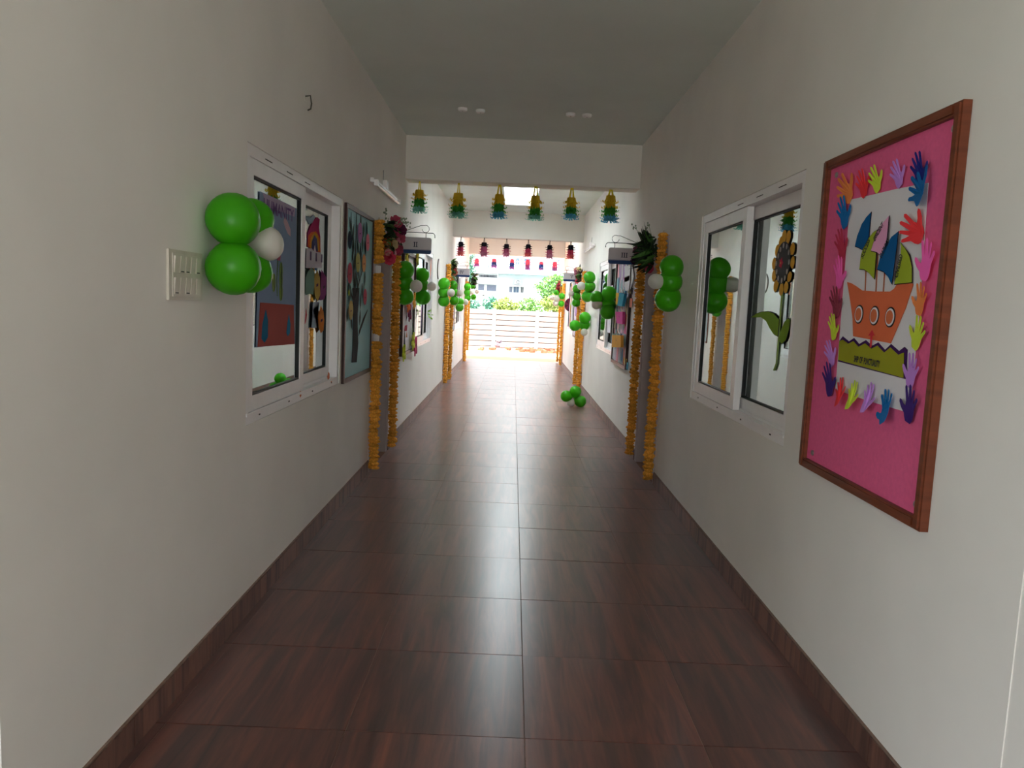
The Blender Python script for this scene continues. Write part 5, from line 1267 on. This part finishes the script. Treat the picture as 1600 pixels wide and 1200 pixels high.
for x, y, r, z in ((-.38, 24.85, .17, .1), (-.2, 24.7, .16, .07), (-.08, 24.6, .12, .05), (-.4, 24.8, .1, .26)):
    rd = random.Random(int(x * 100))
    MB().lathe([(r * .7, -.02 - z * 0), (r, r * .3), (r * .8, r * .8), (r * .3, r * 1.05)], 9, Matrix.Translation((x, y, z - .1)), lambda i, k: rd.uniform(.8, 1.15)).build('lump', SBM, sb)
FOL = [mat('sunlit_leaf_a', '#5f8a42', rough=.7, var=.3, scale=30, trans=.3), mat('sunlit_leaf_b', '#84944a', rough=.7, var=.3, scale=30, trans=.3), mat('blue_green_leaf', '#447a62', rough=.7, var=.3, scale=30, trans=.3)]
def shrub(name, cat, c, ext, n, m, label, seed, leaf=.10, base=None):
    rd = random.Random(seed)
    t = thing(name, (c[0], c[1], -0.1), label, cat, 'greenery beyond the compound wall')
    mb = MB()
    for k in range(n):
        while True:
            p = Vector((rd.uniform(-1, 1), rd.uniform(-1, 1), rd.uniform(-1, 1)))
            if .15 < p.length < 1:
                break
        p = Vector((c[0] + p.x * ext[0] * (1 + .2 * math.sin(5 * p.z)), c[1] + p.y * ext[1], c[2] + p.z * ext[2]))
        d = Vector((rd.uniform(-1, 1), rd.uniform(-1, 1), rd.uniform(-1, .6))).normalized() * leaf * rd.uniform(.6, 1.2)
        q = d.cross(Vector((rd.uniform(-1, 1), rd.uniform(-1, 1), rd.uniform(-1, 1)))).normalized() * leaf * .32
        mb.add([p, p + d * .5 + q, p + d, p + d * .5 - q], [(0, 1, 2, 3)])
    o = mb.build('foliage', m, t)
    o['kind'] = 'stuff'
    for k in range(3):
        bx = c[0] + rd.uniform(-.25, .25) * ext[0]
        MB().tube([(bx, c[1], -.125), (bx + rd.uniform(-.1, .1), c[1], c[2] - ext[2] * .5), (c[0] + rd.uniform(-.4, .4) * ext[0], c[1], c[2] + ext[2] * .4)], [.035, .028, .012], 6).build('trunk', mat('grey_bark', '#8a7a68', rough=.9), t)
shrub('tree', 'tree', (1.85, 33, 2.0), (.85, .6, .80), 2200, FOL[0], 'pale green tree at right beyond the compound wall', 1, .12)
shrub('shrub', 'shrub', (1.50, 26.6, 1.42), (.52, .4, .42), 1100, FOL[1], 'yellowish shrub at right just over the compound wall', 2)
shrub('shrub', 'shrub', (0.62, 27.7, 1.25), (.60, .4, .42), 1200, FOL[0], 'green shrub in the middle over the compound wall', 3)
shrub('shrub', 'shrub', (-0.25, 26.6, 1.25), (.42, .4, .42), 1000, FOL[1], 'pale leafy shrub left of middle over the compound wall', 4)
shrub('shrub', 'shrub', (-0.78, 27.8, 1.30), (.30, .3, .36), 600, FOL[2], 'blue green bush beside the white pole', 5)
shrub('shrub', 'shrub', (-1.55, 27.3, 1.25), (.38, .3, .36), 800, FOL[2], 'bush at far left over the compound wall', 6)
shrub('tree', 'tree', (-1.85, 32, 2.9), (.26, .3, 1.0), 900, FOL[2], 'slim blue green tree at far left beside the corridor opening', 7, .1)
pole = thing('pole', (-1.1, 28.2, -.125), 'white pole standing among the bushes', 'pole')
MB().tube([(-1.1, 28.2, -.125), (-1.1, 28.2, 1.7)], .04, 10).build('shaft', CONC, pole)
MB().lathe([(.06, 1.7), (.06, 1.74), (.01, 1.77)], 10, Matrix.Translation((-1.1, 28.2, 0))).build('cap', CONC, pole)

# pale building 80 m away; its openings measured in the photograph at that distance
QY = 80.0
K80 = QY / 42.0
def q(p):
    return (p[0] * K80, (p[1] - 1.444) * K80 + 1.444)
BW = mat('white_building_wall', '#bcbcbb', rough=.9, var=.03, scale=.5)
bl = thing('apartment_building', (0, QY, -.125), 'white building with pale cyan sunshade band far behind the trees', 'building')
MB().box(-16, 16, QY, QY + 8, -.125, 12.5).build('wall', BW, bl)
MB().box(-16.4, 16.4, QY - .4, QY + 8.4, 12.5, 12.9).build('roof', BW, bl)
B = D['bld']
def rect(k):
    a, b = q(B[k][0]), q(B[k][1])
    return a[0], b[0], b[1], a[1]
x0, x1, z0, z1 = rect('band')
MB().prism([(x0, QY - .02, z1), (x0, QY - 1.1, z0), (x0, QY - .02, z0)], (14.5 - x0, 0, 0)).build('sunshade', mat('pale_cyan_paint', '#8fc9d2', rough=.8), bl)
MB().box(-14.5, x0 - .05, QY - .7, QY - .02, z0 - .06, z0 + .1).build('sunshade', BW, bl)
DKG = mat('dim_blue_glass', '#33475c', rough=.3, spec=.5)
GRW = mat('grey_glass', '#5f6270', rough=.4)  # one even grey pane colour
for k in ('up1', 'up2', 'up3', 'up4', 'slit1', 'slit2', 'w1', 'w2'):
    a, b, c, d = rect(k)
    f = .05
    o = MB().box(a - f, a, QY - .06, QY - .001, c - f, d + f).box(b, b + f, QY - .06, QY - .001, c - f, d + f).box(a, b, QY - .06, QY - .001, c - f, c).box(a, b, QY - .06, QY - .001, d, d + f).build('window', BW, bl)
    mid = (a + b) / 2
    zm = (c + d) / 2
    if k.startswith('up'):
        for (p0, p1) in ((a, mid - .02), (mid + .02, b)):
            for (r0, r1) in ((c, zm - .03), (zm + .03, d)):
                MB().box(p0, p1, QY - .03, QY - .002, r0, r1).build('pane', DKG, o)
    else:
        MB().box(a, b, QY - .03, QY - .002, c, d).build('pane', GRW if k[0] == 'w' else DKG, o)
        if k[0] == 'w':
            MB().box(a - .1, b + .1, QY - .5, QY - .07, d + .08, d + .16).build('canopy', BW, o)
a, b, c, d = rect('bal')
n = 12
MB().box(a, b, QY - .5, QY - .3, d, d + .08).build('balcony_rail', BW, bl)
for k in range(n):
    x = a + (b - a) * (k + .5) / n
    MB().box(x - .04, x + .04, QY - .45, QY - .35, c, d - .002).build('baluster', mat('grey_baluster', '#4a4a52', rough=.8), bl)
MB().box(a, b, QY - .5, QY - .02, c - .1, c - .002).build('balcony_slab', BW, bl)
a, b, c, d = rect('door')
o = MB().box(a - .1, b + .1, QY - .6, QY - .02, d + .02, d + .12).build('canopy', BW, bl)
w = (b - a)
for u0, u1, m in ((0, .2, GRW), (.3, .46, DKG), (.49, .66, DKG), (.82, .88, INK), (.92, .98, INK)):
    MB().box(a + w * u0, a + w * u1, QY - .03, QY - .002, c, d).build('pane', m, bl)
(ax, az), (bx_, bz) = q(B['ac'][0]), q(B['ac'][1])
ac = thing('air_conditioner', ((ax + bx_) / 2, QY - .3, bz), 'white outdoor air conditioner unit on the far building wall', 'air conditioner')
cx, cz, rr = (ax + bx_) / 2, (az + bz) / 2, abs(az - bz) / 2
MB().box(cx - rr * 2.0, cx + rr * 1.5, QY - .35, QY - .002, cz - rr * 1.25, cz + rr * 1.25).build('casing', BW, ac)
m = MB()
for k in range(24):
    t0, t1 = 2 * PI * k / 24, 2 * PI * (k + 1) / 24
    m.prism([(cx + rr * .78 * math.cos(t0), QY - .36, cz + rr * .78 * math.sin(t0)), (cx + rr * math.cos(t0), QY - .36, cz + rr * math.sin(t0)), (cx + rr * math.cos(t1), QY - .36, cz + rr * math.sin(t1)), (cx + rr * .78 * math.cos(t1), QY - .36, cz + rr * .78 * math.sin(t1))], (0, .009, 0))
m.build('fan_ring', INK, ac)
MB().lathe([(rr * .3, 0), (rr * .25, .02)], 12, Matrix.Translation((cx, QY - .352, cz)) @ Matrix.Rotation(PI / 2, 4, 'X')).build('fan_hub', DKG, ac)
